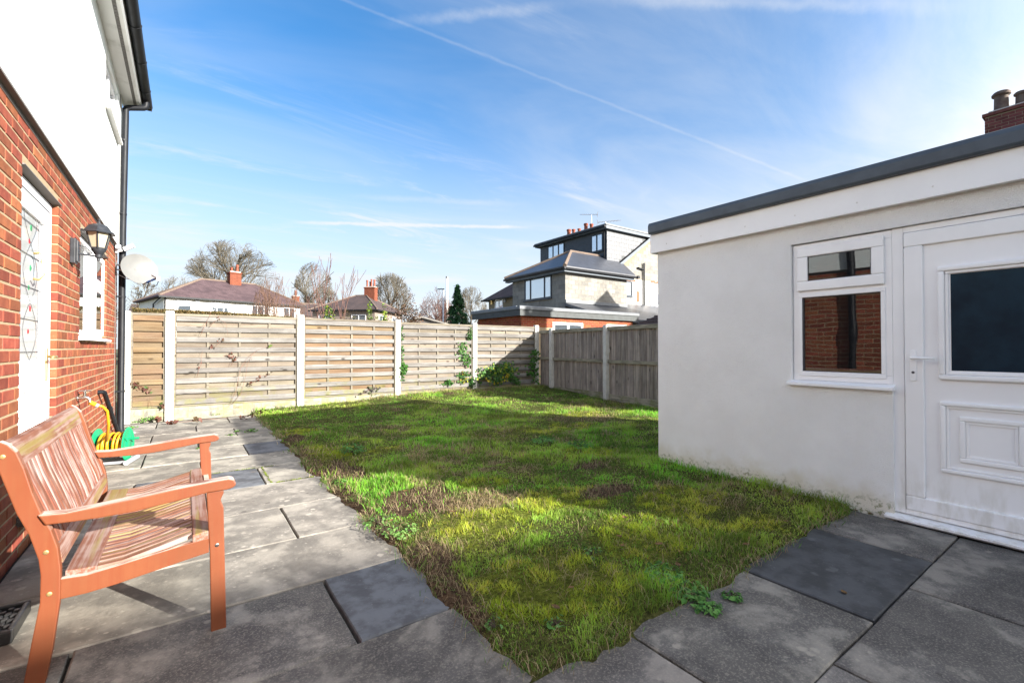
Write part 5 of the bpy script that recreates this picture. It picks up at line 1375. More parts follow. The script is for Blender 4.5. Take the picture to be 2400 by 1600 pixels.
weed(890, 1228, 60, .035, .12, .06, 'clover-like weed at the patio edge of the lawn', 60, [(.12, .26, .06), (.16, .30, .08)], .02)
weed(930, 1250, 70, .034, .14, .06, 'rosette of pale weeds beside the bare soil', 61, [(.12, .26, .06), (.18, .32, .08)], .03)
weed(800, 1133, 40, .034, .08, .05, 'weed at the patio edge near the bench', 62, [(.10, .26, .04)], .02)
weed(1160, 1470, 12, .036, .045, .04, 'grassy rosette in the moss near the front corner', 63, DEEP, .03)
weed(1300, 1465, 12, .036, .05, .04, 'rosette weed in the front of the lawn', 64, DEEP, .03)
weed(1390, 1305, 14, .04, .06, .06, 'upright weed in the middle of the mossy lawn', 65, DEEP, .03)
weed(1275, 1035, 50, .06, .16, .06, 'dark leafy weed in the shaded lawn', 66, DEEP, .05)
weed(1360, 1045, 44, .06, .16, .05, 'broad weed patch right of the dark leafy weed', 67, DEEP, .05)
weed(825, 1060, 80, .05, .16, .12, 'tuft of tall weeds at the left of the shaded lawn', 68, DEEP, .03)
# moss in a few joints, pebble and fallen leaves
def joint_moss(x0, y0, x1, y1, label, seed):
    r = np.random.default_rng(seed); n = 260; t = r.uniform(0, 1, n)
    x = x0 + (x1-x0)*t + r.normal(0, .005, n); y = y0 + (y1-y0)*t + r.normal(0, .004, n)
    me = blades('joint_moss', x, y, np.full(n, -.004), r.uniform(.006, .018, n), np.full(n, .009), r.uniform(.2, .9, n), r.uniform(0, 6.28, n), colmix(r, n, [(.20, .26, .02), (.13, .19, .02), (.26, .30, .03)]), M_grass, seed, 1)
    tag(link_mesh('joint_moss', me, M_grass), label, 'moss', kind='stuff')
joint_moss(.655, 4.74, .655, 5.40, 'mossy joint between two slabs right of the bench', 1)
joint_moss(.70, 4.72, 1.02, 4.72, 'mossy joint along a slab edge near the lawn', 2)
joint_moss(.20, 5.41, .78, 5.41, 'thin moss line across the paving behind the armrest', 3)
def dead_leaf(x, y, z, s, an, label, group, cc):
    m = MB(); P = []
    for i in range(5):
        t = i/4; wdt = s*.32*math.sin(math.pi*(t*.9+.05))
        for c_, q in ((-1, .35), (0, 0), (1, .35)):
            lx, ly = (t-.5)*s, c_*wdt; P.append((x + lx*math.cos(an) - ly*math.sin(an), y + lx*math.sin(an) + ly*math.cos(an), z + .003 + q*wdt*1.1 + .25*s*(t-.5)**2*2))
    F_ = [(i*3+j, i*3+j+1, i*3+j+4, i*3+j+3) for i in range(4) for j in range(2)]
    n = len(P); m.add(P + [(a, b, c - .0012) for a, b, c in P], F_ + [tuple(n+i for i in f)[::-1] for f in F_])
    o = m.build('fallen_leaf', cc); tag(o, label, 'leaf', group)
M_deadleaf = material('dead_leaf', (.15, .085, .03), (.10, .055, .02), rough=.7, scale=60, rand=.5)
rl = random.Random(5)
for i in range(34):
    if i < 20: px, py = rl.uniform(1450, 1930), rl.uniform(1120, 1330)
    else: px, py = rl.uniform(900, 1450), rl.uniform(1000, 1450)
    p = on_z(px, py, .05)
    if inside_lawn(np.array(p[0]), np.array(p[1]), -.05):
        dead_leaf(p[0], p[1], float(lawn_z(p[0], p[1])) + .022, rl.uniform(.03, .055), rl.uniform(0, 6.28), 'small curled brown leaf lying on the lawn', 'fallen leaves on the lawn', M_deadleaf)
for px, py in ((1952, 1186), (2005, 1197), (2040, 1205), (1978, 1390), (1755, 1330)):
    p = on_z(px, py, 0); dead_leaf(p[0], p[1], .002, rl.uniform(.03, .05), rl.uniform(0, 6.28), 'curled brown leaf on the paving before the garage', 'fallen leaves on the paving', M_deadleaf)

# ================================================================== houses beyond the fences
class Fr:
    """local frame: origin, s along the facade, t away from the viewer"""
    def __init__(s, o, e): s.o = np.array([o[0], o[1], 0.0]); e = np.array([e[0], e[1], 0.0]); s.e = e / np.linalg.norm(e); s.n = np.array([-s.e[1], s.e[0], 0])
    def __call__(s, a, b, z): return tuple(s.o + s.e*a + s.n*b + np.array([0, 0, z]))
    def box(s, mb, a0, a1, b0, b1, z0, z1):
        return mb.obox(s((a0+a1)/2, (b0+b1)/2, (z0+z1)/2), s.e*(a1-a0)/2, s.n*(b1-b0)/2, (0, 0, (z1-z0)/2))
def thick_poly(mb, pts, th):
    return mb.prism([np.array(p) - [0, 0, th] for p in pts], (0, 0, th))
def hip_roof(fr, a0, a1, b0, b1, ze, zr, ra, rb, mat, parent, bm=None, ridge=True, th=.10):
    """hipped roof: eave rectangle, ridge from ra to rb at mid depth"""
    m = (b0 + b1) / 2 if bm is None else bm
    P = [fr(a0, b0, ze), fr(a1, b0, ze), fr(a1, b1, ze), fr(a0, b1, ze), fr(ra, m, zr), fr(rb, m, zr)]
    B = [(p[0], p[1], p[2] - th) for p in P[:4]]
    o = MB().add(P + B, [(0, 1, 5, 4), (1, 2, 5), (2, 3, 4, 5), (3, 0, 4), (0, 6, 7, 1), (1, 7, 8, 2), (2, 8, 9, 3), (3, 9, 6, 0), (9, 8, 7, 6)]).build('roof', mat, parent)
    if ridge:
        r = MB()
        for i, j in ((4, 5), (0, 4), (3, 4), (1, 5), (2, 5)):
            if np.linalg.norm(np.array(P[i]) - np.array(P[j])) > .2: r.tube([P[i], P[j]], .085, 6)
        r.build('ridge_tiles', M_ridge, o)
    return o
def chimney(fr, a, b, w, d, z0, z1, pots, parent, mat=M_stack, pot_h=.5, potmat=None):
    c = MB(); fr.box(c, a-w/2, a+w/2, b-d/2, b+d/2, z0, z1); fr.box(c, a-w/2-.05, a+w/2+.05, b-d/2-.05, b+d/2+.05, z1, z1+.12)
    o = c.build('chimney', mat, parent)
    f = MB(); fr.box(f, a-w/2+.04, a+w/2-.04, b-d/2+.04, b+d/2-.04, z1+.12, z1+.2); f.build('flaunching', M_conc, o)
    for (pa, pb, h, r) in pots:
        MB().lathe(fr(a+pa, b+pb, z1+.2), [(r*.9, 0), (r, .03), (r*.85, .1), (r*.8, h*.75), (r*1.02, h*.82), (r*1.02, h*.93), (r*.85, h), (r*.6, h)], 12).build('chimney_pot', potmat or M_clay, o, auto=45)
    return o
def far_window(fr, a0, a1, z0, z1, b, parent, bars=(.5,), frame=M_upvc, w=.06, rail=None, pane=G_farlit, curtain=True):
    """a framed window on a wall facing -t, frame proud of the wall"""
    m = MB(); frame_gen(m, fr(0, 0, 0), fr.e, (0, 0, 1), -fr.n, a0, a1, z0, z1, w, -b, -b+.05)
    for t in bars:
        aa = a0 + (a1-a0)*t; fr.box(m, aa-w*.45, aa+w*.45, b-.045, b-.001, z0+w, z1-w)
    if rail: fr.box(m, a0+w, a1-w, b-.043, b-.001, rail-w*.4, rail+w*.4)
    o = m.build('window', frame, parent)
    p = MB(); fr.box(p, a0+w*.9, a1-w*.9, b-.020, b-.012, z0+w*.9, z1-w*.9); p.build('pane', pane, o)
    s = MB(); fr.box(s, a0-.05, a1+.05, b-.10, b-.0, z0-.06, z0-.001); s.build('sill', frame, o)
    return o

# ---- white semi-detached house
f = Fr((-1.586, 41.934), (.967, .255)); L = 10.77
wh = empty('white_house', f(L/2, 4, 0), 'white rendered house with plum tiled hipped roof behind the patio fence', 'house')
m = MB(); f.box(m, .35, L-.3, .35, 7.65, -.12, 5.0); m.build('wall', M_whitewash, wh)
hip_roof(f, 0, L, 0, 8, 5.09, 7.05, 3.75, 8.0, M_rooftile, wh)
chimney(f, 6.2, 3.7, .90, .70, 6.0, 7.75, ((-.26, -.12, .35, .11), (-.2, .15, .33, .11), (.18, -.15, .62, .12), (.24, .14, .5, .11)), wh)
far_window(f, 1.15, 2.10, 3.70, 4.80, .35, wh, (), rail=4.45); far_window(f, 3.4, 4.65, 3.70, 4.78, .35, wh, (.32, .70), rail=4.45); far_window(f, 6.35, 7.75, 3.7, 4.82, .35, wh, (.35, .72)); far_window(f, 9.0, 10.0, 3.7, 4.8, .35, wh, (.5,))
for a in (2.0, 4.2, 7.0, 9.0): far_window(f, a, a+1.2, 1.0, 2.3, .35, wh, (.5,))
m = MB(); f.box(m, -.05, L+.05, -.10, 0.0, 4.93, 5.05); m.build('gutter', M_blackpl, wh)
MB().tube([f(.42, .28, 4.95), f(.42, .28, .0)], .05, 8).tube([f(.1, .28, 4.9), f(.25, 2.8, 4.6), f(.28, 2.8, .0)], .05, 8).build('downpipe', M_blackpl, wh)
m = MB(); f.box(m, 2.33, 2.56, .22, .35, 4.65, 4.93); m.build('alarm_box', M_curtain, wh)
# ---- brown hipped house
f = Fr((14.1, 47.2), (.62, -.78)); f2 = Fr((10.6, 52.0), (.62, -.62))
bh = empty('brown_house', f2(4.5, 4.5, 0), 'pebbledashed house with brown hipped roof and red chimney, centre background', 'house')
m = MB(); f2.box(m, .3, 7.4, .3, 7.4, -.12, 5.15); m.build('wall', M_pebble, bh)
hip_roof(f2, 0, 7.8, 0, 7.8, 5.25, 7.15, 3.3, 4.6, M_rooftile2, bh)
chimney(f2, 5.0, 4.2, 1.25, .75, 6.2, 7.95, ((-.4, -.1, .75, .12), (-.12, .1, .6, .12), (.12, -.1, .85, .10), (.42, .0, .8, .12)), bh)
far_window(f2, 1.0, 2.6, 3.6, 4.7, .3, bh, (.5,)); far_window(f2, 4.8, 6.4, 3.6, 4.7, .3, bh, (.5,)); 
f3 = Fr(f2(7.8, 0, 0)[:2], f2.n[:2])
far_window(f3, 1.2, 2.8, 3.6, 4.7, .4, bh, (.5,)); far_window(f3, 4.6, 6.0, 3.6, 4.7, .4, bh, (.5,))
m = MB(); f2.box(m, -.05, 7.85, -.1, 0, 5.08, 5.2); f2.box(m, 7.8, 7.9, 0, 7.8, 5.08, 5.2); m.build('gutter', M_blackpl, bh)
# ---- roof and chimney between the two
p = at_depth(700, 760, 58); f = Fr(p[:2], (.9, .1))
mh = empty('middle_house', f(4, 4, 0), 'low dark roof with one small chimney between the white and brown houses', 'house')
m = MB(); f.box(m, .3, 9.7, .3, 7.5, -.12, 5.3); m.build('wall', M_pebble, mh)
hip_roof(f, 0, 10, 0, 7.8, 5.4, 7.25, .6, 9.4, M_rooftile2, mh)
chimney(f, .75, 3.9, .8, .7, 6.3, 8.0, ((0, 0, .7, .16),), mh)
# ---- white gabled house far left
p = at_depth(300, 780, 62); f = Fr(p[:2], (.92, -.1))
lh = empty('gabled_house', f(3, 3, 0), 'tiny white gabled house with brown roof beyond the downpipe', 'house')
m = MB(); f.box(m, 0, 4.6, 1.2, 7, -.12, 5.8); m.build('wall', M_whitewash, lh)
MB().prism([f(-.4, 1.1, 5.6), f(5.0, 1.1, 5.6), f(5.0, 4.0, 7.4), f(-.4, 4.0, 7.4)], (0, 0, .12)).prism([f(-.4, 4.0, 7.4), f(5.0, 4.0, 7.4), f(5.0, 7, 5.6), f(-.4, 7, 5.6)], (0, 0, .12)).build('roof', M_rooftile2, lh)
g = MB().prism([f(1.3, .4, -.12), f(3.5, .4, -.12), f(3.5, .4, 5.9), f(2.4, .4, 7.3), f(1.3, .4, 5.9)], tuple(f.n*1.2)).build('gable', M_whitewash, lh)
MB().prism([f(1.1, .25, 5.72), f(2.4, .25, 7.42), f(2.4, .25, 7.54), f(1.0, .25, 5.80)], tuple(f.n*2.5)).prism([f(3.7, .25, 5.72), f(2.4, .25, 7.42), f(2.4, .25, 7.54), f(3.8, .25, 5.80)], tuple(f.n*2.5)).build('gable_roof', M_rooftile2, lh)
far_window(f, 1.9, 2.9, 4.6, 5.8, .4, lh, (.5,))
# ---- small gable behind the conifer
p = at_depth(1006, 780, 66); f = Fr(p[:2], (.84, -.5))
sh_ = empty('distant_house', f(2, 3, 0), 'distant brown gable with chimney left of the conifer', 'house')
MB().prism([f(0, 0, -.12), f(3.4, 0, -.12), f(3.4, 0, 4.0), f(1.9, 0, 6.1), f(0, 0, 4.4)], tuple(f.n*7)).build('wall', M_pebble, sh_)
MB().prism([f(-.2, -.2, 4.3), f(1.9, -.2, 6.25), f(1.9, -.2, 6.4), f(-.3, -.2, 4.4)], tuple(f.n*7.4)).prism([f(3.7, -.2, 3.8), f(1.9, -.2, 6.25), f(1.9, -.2, 6.4), f(3.8, -.2, 3.9)], tuple(f.n*7.4)).build('roof', M_rooftile2, sh_)
chimney(f, 2.2, 3.0, .55, .55, 5.2, 7.2, ((0, 0, .5, .14),), sh_)
far_window(f, 1.3, 2.1, 3.2, 4.2, 0, sh_, ())

# ================================================================== grey block house with dormer (axis-aligned with the garden)
gh = empty('block_house', (22, 22, 0), 'two-storey grey block house with slate roof and dark dormer, right background', 'house')
EX0, EX1, EY0, EY1 = 15.16, 19.70, 16.64, 21.08
BLK = plank_mesh('block', (.012, .03, .02)); BLKT = plank_mesh('block', (.03, .012, .02))
wl = MB().box(EX0+.006, EX1-.006, EY0+.006, EY1-.006, -.12, 5.02).build('extension_wall', M_blockmortar, gh)
def block_field(par, axis, c0, c1, fixed, z0, z1, clip=None, skip=(), mat=M_block, bw=.44, bh=.215, g=.010, dep=.05, name='block', mesh=None):
    """blocks laid on a wall plane: axis 0 runs along x (wall faces -y), axis 1 along y (wall faces -x)"""
    r = random.Random(int(c0*10) + axis); row = 0; z = z0
    while z + bh <= z1 + .02:
        c = c0 - (bw + g)/2 * (row % 2)
        while c < c1:
            a, b = max(c, c0), min(c + bw, c1)
            segs = [(a, b)] if b - a > .05 else []
            for (s0, s1, t0, t1) in skip:
                if z + bh > t0 and z < t1:
                    ns = []
                    for (p_, q_) in segs:
                        if q_ <= s0 or p_ >= s1: ns.append((p_, q_)); continue
                        if p_ < s0 - .04: ns.append((p_, s0))
                        if q_ > s1 + .04: ns.append((s1, q_))
                    segs = ns
            for (p_, q_) in segs:
                if clip and not clip((p_+q_)/2, z + bh, p_, q_): continue
                mid_ = (p_+q_)/2
                if axis == 0: link_mesh(name, mesh or BLK, mat, par, loc=(mid_, fixed + dep/2, z + bh/2), scl=(q_-p_, dep, bh))
                else: link_mesh(name, mesh or BLKT, mat, par, loc=(fixed + dep/2, mid_, z + bh/2), scl=(dep, q_-p_, bh))
            c += bw + g
        z += bh + g; row += 1
block_field(wl, 0, EX0, EX1, EY0, 2.81, 5.03)
EWIN = (17.66, 19.92, 3.79, 4.96)
block_field(wl, 1, EY0+.052, EY1, EX0, 2.36, 5.03, skip=[EWIN])
# extension window (faces -x)
def win_x(x, y0, y1, z0, z1, bars, par, frame=M_anth, w=.07, pane=G_far_shade):
    m = frame_yz(MB(), x-.035, x+.03, y0, y1, z0, z1, w)
    for b_ in bars: m.box(x-.033, x+.028, b_-w*.55, b_+w*.55, z0+w, z1-w)
    o = m.build('window', frame, par)
    MB().box(x-.006, x+.0, y0+w*.9, y1-w*.9, z0+w*.9, z1-w*.9).build('pane', pane, o)
    MB().box(x-.09, x-.0355, y0-.05, y1+.05, z0-.06, z0+.01).build('sill', frame, o)
    return o
def win_y(y, x0, x1, z0, z1, bars, par, frame=M_anth, w=.07, pane=G_farlit):
    m = MB(); frame_gen(m, (0, 0, 0), (1, 0, 0), (0, 0, 1), (0, 1, 0), x0, x1, z0, z1, w, y-.035, y+.03)
    for b_ in bars: m.box(b_-w*.55, b_+w*.55, y-.033, y+.028, z0+w, z1-w)
    o = m.build('window', frame, par)
    MB().box(x0+w*.9, x1-w*.9, y-.006, y, z0+w*.9, z1-w*.9).build('pane', pane, o)
    MB().box(x0-.05, x1+.05, y-.09, y-.0355, z0-.06, z0+.01).build('sill', frame, o)
    return o
win_x(EX0-.004, *EWIN[:2], *EWIN[2:], (18.22, 19.40), gh)
# extension roof: hipped towards -x
ze = 5.20; zr = 6.66; yr = (EY0+EY1)/2
P = [(14.82, 16.30, ze), (14.82, 21.42, ze), (17.6, yr, zr), (24.0, yr, zr), (24.0, 16.30, ze), (24.0, 21.42, ze)]
P[4] = (20.05, 16.30, ze); 
ro = MB().add([P[0], P[1], P[2], (21.6, yr, zr), P[4], (19.9, 21.42, ze), (14.82, 16.30, ze-.08), (14.82, 21.42, ze-.08), (20.05, 16.30, ze-.08), (19.9, 21.42, ze-.08)],
     [(0, 2, 1), (0, 4, 3, 2), (1, 2, 3, 5), (0, 6, 8, 4), (0, 1, 7, 6), (6, 7, 9, 8), (4, 8, 9, 5, 3), (1, 5, 9, 7)]).build('extension_roof', M_slate, gh)
rt = MB().tube([P[0], P[2]], .10, 6).tube([P[1], P[2]], .08, 6).tube([P[2], (19.9, yr, zr)], .08, 6).build('ridge_tiles', M_ridge, ro)
MB().box(14.86, 15.10, 16.36, 21.38, 4.93, 5.10).box(15.1, 20.0, 16.36, 16.58, 4.93, 5.10).build('fascia', M_fasciag, gh)
MB().prism_xz([(14.74, 5.12), (14.86, 5.12), (14.85, 5.03), (14.76, 5.03)], 16.24, 21.44).prism_yz([(16.22, 5.12), (16.34, 5.12), (16.33, 5.03), (16.24, 5.03)], 14.86, 20.06).build('gutter', M_blackpl, gh)
# main body
MX0, MY0, MY1 = 19.40, 18.20, 30.20
RX_, RZ_ = 24.4, 8.45
mainw = MB().prism_xz([(MX0, -.12), (29.4, -.12), (29.4, 5.0), (RX_, 8.40), (MX0, 5.0)], MY0+.006, MY0+.3).build('gable_wall', M_blockmortar, gh)
def under_rake(mid_, ztop, a, b): return ztop < 5.0 + (min(a, 2*RX_-b) - MX0) * .68 + .02
block_field(mainw, 0, 20.2, 26.4, MY0, 5.48, 8.2, clip=under_rake)
MB().box(19.45, 29.4, MY0-.012, MY0+.004, 3.2, 5.42).build('old_render', M_whitewash, gh)
pb_ = random.Random(3); M_patch = material('bare_brick', (.26, .11, .06), (.20, .12, .08), rough=.95, scale=8)
for (x0, x1, z0, z1) in ((21.45, 22.35, 5.25, 5.42), (22.42, 22.72, 4.0, 4.72), (23.75, 24.7, 5.28, 5.44), (23.65, 23.74, 4.0, 4.75)):
    poly = [(x0 + (x1-x0)*t + pb_.uniform(-.03, .03), z0 + pb_.uniform(-.04, .04)) for t in np.linspace(0, 1, 6)] + [(x1 - (x1-x0)*t + pb_.uniform(-.03, .03), z1 + pb_.uniform(-.05, .05)) for t in np.linspace(0, 1, 6)]
    MB().prism_xz(poly, MY0-.018, MY0-.0125).build('bare_brick_patch', M_patch, gh)
MB().box(MX0, 29.4, MY0+.3, MY1, -.12, 5.0).build('main_wall', M_cream, gh)
MB().add([(19.05, MY0-.1, 4.98), (RX_, MY0-.1, 8.60), (RX_, 27.0, 8.60), (19.05, 30.6, 4.98), (29.8, 30.6, 4.98), (29.8, MY0-.1, 4.98),
          (19.05, MY0-.1, 4.86), (RX_, MY0-.1, 8.46), (29.8, MY0-.1, 4.86), (19.05, 30.6, 4.86), (29.8, 30.6, 4.86)],
         [(0, 1, 2, 3), (3, 2, 4), (1, 5, 4, 2), (0, 6, 7, 1), (1, 7, 8, 5), (0, 3, 9, 6), (3, 4, 10, 9), (4, 5, 8, 10), (6, 9, 10, 8, 7)]).build('main_roof', M_rooftile2, gh)
MB().prism([(19.02, MY0-.14, 4.80), (RX_, MY0-.14, 8.44), (RX_, MY0-.14, 8.64), (19.02, MY0-.14, 5.0)], (0, .045, 0)).build('barge_board', M_fasciag, gh)
MB().box(18.92, 19.03, 21.5, 30.62, 4.86, 4.96).build('gutter', M_blackpl, gh)
# dormer: dark slate front and pale cheek, flat roof
DX, DYa, DYb = 20.0, 18.36, 24.5
dorm = MB().box(DX+.006, 25.0, DYa+.006, DYb, 5.6, 8.14).build('dormer', M_fasciab, gh)
TL = plank_mesh('slate', (.03, .006, .006))
block_field(dorm, 1, DYa, DYb, DX, 6.32, 8.13, skip=[(22.0, 23.75, 7.2, 8.15), (18.6, 19.7, 6.95, 8.06)], mat=M_dormer, bw=.42, bh=.245, g=.012, dep=.03, name='slate', mesh=TL)
TLy = plank_mesh('slate', (.006, .03, .006))
block_field(dorm, 0, DX, 24.2, DYa, 6.0, 8.13, clip=lambda m_, zt, a, b: (zt - .245) > 4.98 + (b - 19.05) * .676 - .25, mat=material('cheek_slate', (.135, .14, .15), (.11, .115, .125), rough=.55, scale=3, rand=.12, spec=.4), bw=.42, bh=.245, g=.012, dep=.03, name='slate', mesh=TLy)
win_x(DX-.002, 22.03, 23.70, 7.2, 8.10, (22.6, 23.15), dorm); win_x(DX-.002, 18.66, 19.63, 6.98, 8.03, (19.15,), dorm)
MB().box(DX-.28, 24.9, DYa-.22, DYb+.25, 8.16, 8.34).build('dormer_fascia', M_fasciag, gh)
MB().box(DX-.33, 25.0, DYa-.26, DYb+.28, 8.345, 8.42).build('dormer_roof_edge', M_edge, gh)
MB().box(DX-.40, DX-.29, DYa-.2, DYb+.3, 8.22, 8.33).tube([(DX-.1, DYa+.1, 8.2), (DX-.06, DYa+.15, 7.95), (DX-.05, DYa+.15, 6.5)], .035, 8).build('gutter', M_blackpl, gh)
f = Fr((24.5, 25.2), (0, 1))
chimney(f, 0, 0, 3.2, .8, 7.6, 9.74, ((-1.2, 0, .50, .15), (-.72, .1, .62, .17), (.1, 0, .42, .15), (.72, 0, .50, .15), (1.25, 0, .60, .19)), gh)
def aerial(x, y, z, h, az, label, n=7, s=1.0):
    e = empty('tv_aerial', (x, y, z), label, 'aerial')
    d = Vector((math.cos(az), math.sin(az), .12)).normalized(); t = Vector((-math.sin(az), math.cos(az), 0))
    MB().tube([(x, y, z), (x, y, z+h)], .022, 6).build('mast', M_lampmetal, e)
    m = MB(); c = Vector((x, y, z+h)); m.tube([c - d*.5*s, c + d*.9*s], .016, 5)
    for i in range(n): q = c + d*(-.35 + i*1.2/n)*s; m.tube([q - t*.16*s, q + t*.16*s], .010, 4)
    m.tube([c - d*.5*s - Vector((0, 0, .22)), c - d*.42*s, c - d*.5*s + Vector((0, 0, .22))], .014, 4)
    m.build('antenna', M_vent, e)
aerial(24.5, 24.0, 9.94, 1.2, 2.1, 'pale mast aerial on the chimney of the block house'); aerial(24.6, 22.7, 8.43, 1.9, -.5, 'dark aerial right of the chimney pots on the block house', s=1.3)
# gable details: window, soil pipe, low window, white window on the side
win_y(MY0-.02, 21.3, 22.0, 4.32, 5.25, (), gh); win_y(MY0-.02, 23.8, 24.9, 3.9, 4.70, (), gh, frame=M_upvc)
MB().tube([(23.06, MY0-.10, 3.75), (23.06, MY0-.10, 6.47)], .055, 8).tube([(23.06, MY0-.10, 6.05), (22.55, MY0-.10, 6.12), (22.5, MY0, 6.12)], .05, 8).lathe((22.55, MY0-.12, 5.55), [(.10, 0), (.10, .12)], 10, (0, 1, 0)).build('soil_pipe', M_blackpl, gh)
win_x(MX0-.01, 28.2, 29.25, 3.75, 4.90, (28.72,), gh, frame=M_upvc)
MB().box(MX0-.10, MX0, 27.8, 28.05, 4.62, 4.88).build('alarm_box', M_curtain, gh); MB().box(MX0-.08, MX0, 29.6, 29.8, 4.6, 4.9).build('lamp_box', M_brass, gh)
# lean-to roof below the extension
MB().add([(15.1, 13.4, 2.50), (26, 13.4, 2.50), (26, 18.2, 3.90), (19.70, 18.2, 3.90), (19.70, 16.62, 3.44), (15.1, 16.62, 3.44)] + [(15.1, 13.4, 2.36), (26, 13.4, 2.36), (26, 18.2, 3.76), (19.70, 18.2, 3.76), (19.70, 16.62, 3.30), (15.1, 16.62, 3.30)],
         [(0, 1, 2, 3, 4, 5), (11, 10, 9, 8, 7, 6)] + [(i, 6+i, 6+(i+1) % 6, (i+1) % 6) for i in range(6)]).build('lean_to_roof', M_slate, gh)
MB().box(EX0, EX1, EY0-.06, EY0-.0005, 3.45, 3.60).build('flashing', M_edge, gh)
MB().box(15.2, 26, 13.6, 16.6, -.12, 2.34).build('lean_to_wall', M_pebble, gh)

# ---- brick garage behind the fence corner
bg = empty('brick_garage', (12.7, 15.6, 0), 'flat-roofed red brick garage with dark grey fascia behind the fence corner', 'garage')
gx0, gx1, gy0, gy1 = 9.72, 15.75, 12.98, 15.95
gw_ = MB().box(gx0+.006, gx1, gy0+.006, gy1, -.12, 2.42).build('wall', M_mortar, bg)
FB = plank_mesh('brick', (.03, .05, .05)); FBT = plank_mesh('brick', (.05, .03, .05))
block_field(gw_, 0, gx0, gx1, gy0, 1.995, 2.43, skip=[(11.15, 12.75, 1.5, 2.22), (14.1, 15.35, 1.5, 2.22)], mat=M_brick_far, bw=.215, bh=.065, g=.010, dep=.05, name='brick', mesh=FB)
block_field(gw_, 1, gy0+.052, gy1, gx0, 1.995, 2.43, mat=M_brick_far, bw=.215, bh=.065, g=.010, dep=.05, name='brick', mesh=FBT)
win_y(gy0-.0, 11.17, 12.73, 1.1, 2.20, (11.95,), bg, frame=M_upvc, w=.09); win_y(gy0-.0, 14.12, 15.33, 1.1, 2.20, (14.7,), bg, frame=M_upvc, w=.09)
MB().box(gx0-.16, gx1+.2, gy0-.14, gy0-.11, 2.38, 2.60).box(gx0-.16, gx0-.13, gy0-.11, gy1+.2, 2.38, 2.60).box(gx1+.17, gx1+.2, gy0-.11, gy1+.2, 2.38, 2.60).build('fascia', M_fasciab, bg)
MB().box(gx0-.12, gx1+.16, gy0-.10, gy1+.15, 2.43, 2.56).build('roof', M_fasciab, bg)
MB().prism_yz([(gy0-.18, 2.605), (gy0-.18, 2.70), (gy0-.15, 2.73), (gy0+.05, 2.70), (gy0+.05, 2.605)], gx0-.20, gx1+.24).prism_xz([(gx0-.20, 2.605), (gx0-.20, 2.70), (gx0-.17, 2.729), (gx0+.05, 2.70), (gx0+.05, 2.605)], gy0+.06, gy1+.24).build('roof_edge', M_edge, bg)
# ---- brown tiled outbuilding right of it
ob = empty('tiled_outbuilding', (17.5, 10.8, 0), 'low outbuilding with brown tiled hipped roof at the garage corner', 'outbuilding')
MB().box(15.2, 20, 9.3, 12.0, -.12, 2.05).build('wall', M_cream, ob)
f = Fr((14.9, 9.0), (1, 0)); hip_roof(f, 0, 5.6, 0, 3.3, 2.13, 3.15, 1.7, 3.9, M_rooftile2, ob, ridge=False)
m = MB()
for i in range(1, 8):
    t = i / 8
    m.obox(((14.9 + 1.7*t), 10.65, 2.14 + 1.02*t), (.03, 0, .0), (0, 1.65*(1-t), 0), (0, 0, .03))
    m.obox(((14.9 + 1.7*t + 20.5 - 1.7*t)/2, 9.0 + 1.65*t, 2.14 + 1.02*t), (2.8 - 1.7*t, 0, 0), (0, .03, 0), (0, 0, .03))
m.build('tile_course', M_rooftile2, ob)
# ---- timber shed beyond the palest panel
p = at_depth(948, 790, 20); f = Fr(p[:2], CR[:2])
sd_ = empty('timber_shed', f(.9, 1, 0), 'grey timber shed gable just above the palest fence panel', 'shed')
W_ = 1.66; A_ = .78
MB().prism([f(0, 0, -.12), f(W_, 0, -.12), f(W_, 0, 2.28), f(A_, 0, 2.52), f(0, 0, 2.28)], tuple(f.n*2.2)).build('wall', M_shedfelt, sd_)
bd = MB()
for i in range(12): f.box(bd, .03 + i*.136, .03 + i*.136 + .10, -.018, -.001, 0, 2.30)
MB().prism([f(-.14, -.1, 2.27), f(A_, -.1, 2.55), f(A_, -.1, 2.62), f(-.16, -.1, 2.33)], tuple(f.n*2.4)).prism([f(W_+.14, -.1, 2.27), f(A_, -.1, 2.55), f(A_, -.1, 2.62), f(W_+.16, -.1, 2.33)], tuple(f.n*2.4)).build('roof', M_shedroof, sd_)
bd.build('board', M_shedfelt, sd_)

# ---- neighbour's house with the tall chimney behind the garage
nb_ = empty('chimney_house', (18, 0, 0), 'dark red brick chimney of the house behind the white garage', 'house')
MB().box(16.3, 21.5, -5.5, 2.2, -.12, 4.6).build('wall', M_brick_far, nb_)
MB().prism_xz([(15.9, 4.5), (18.9, 6.1), (21.9, 4.5)], -5.8, 2.35).build('roof', M_rooftile2, nb_)
M_brick_old = material('old_brick', (.155, .055, .05), (.11, .04, .04), rough=.9, scale=9, rand=.5, hue=.02, spec=.15)
cx0, cx1, cy0, cy1 = 16.18, 16.85, .55, 2.30
ck = MB().box(cx0+.006, cx1-.006, cy0+.006, cy1-.006, 4.4, 6.98).build('chimney', M_blockmortar, nb_)
block_field(ck, 1, cy0, cy1, cx0, 6.06, 6.99, mat=M_brick_old, bw=.215, bh=.065, g=.010, dep=.05, name='brick', mesh=FBT)
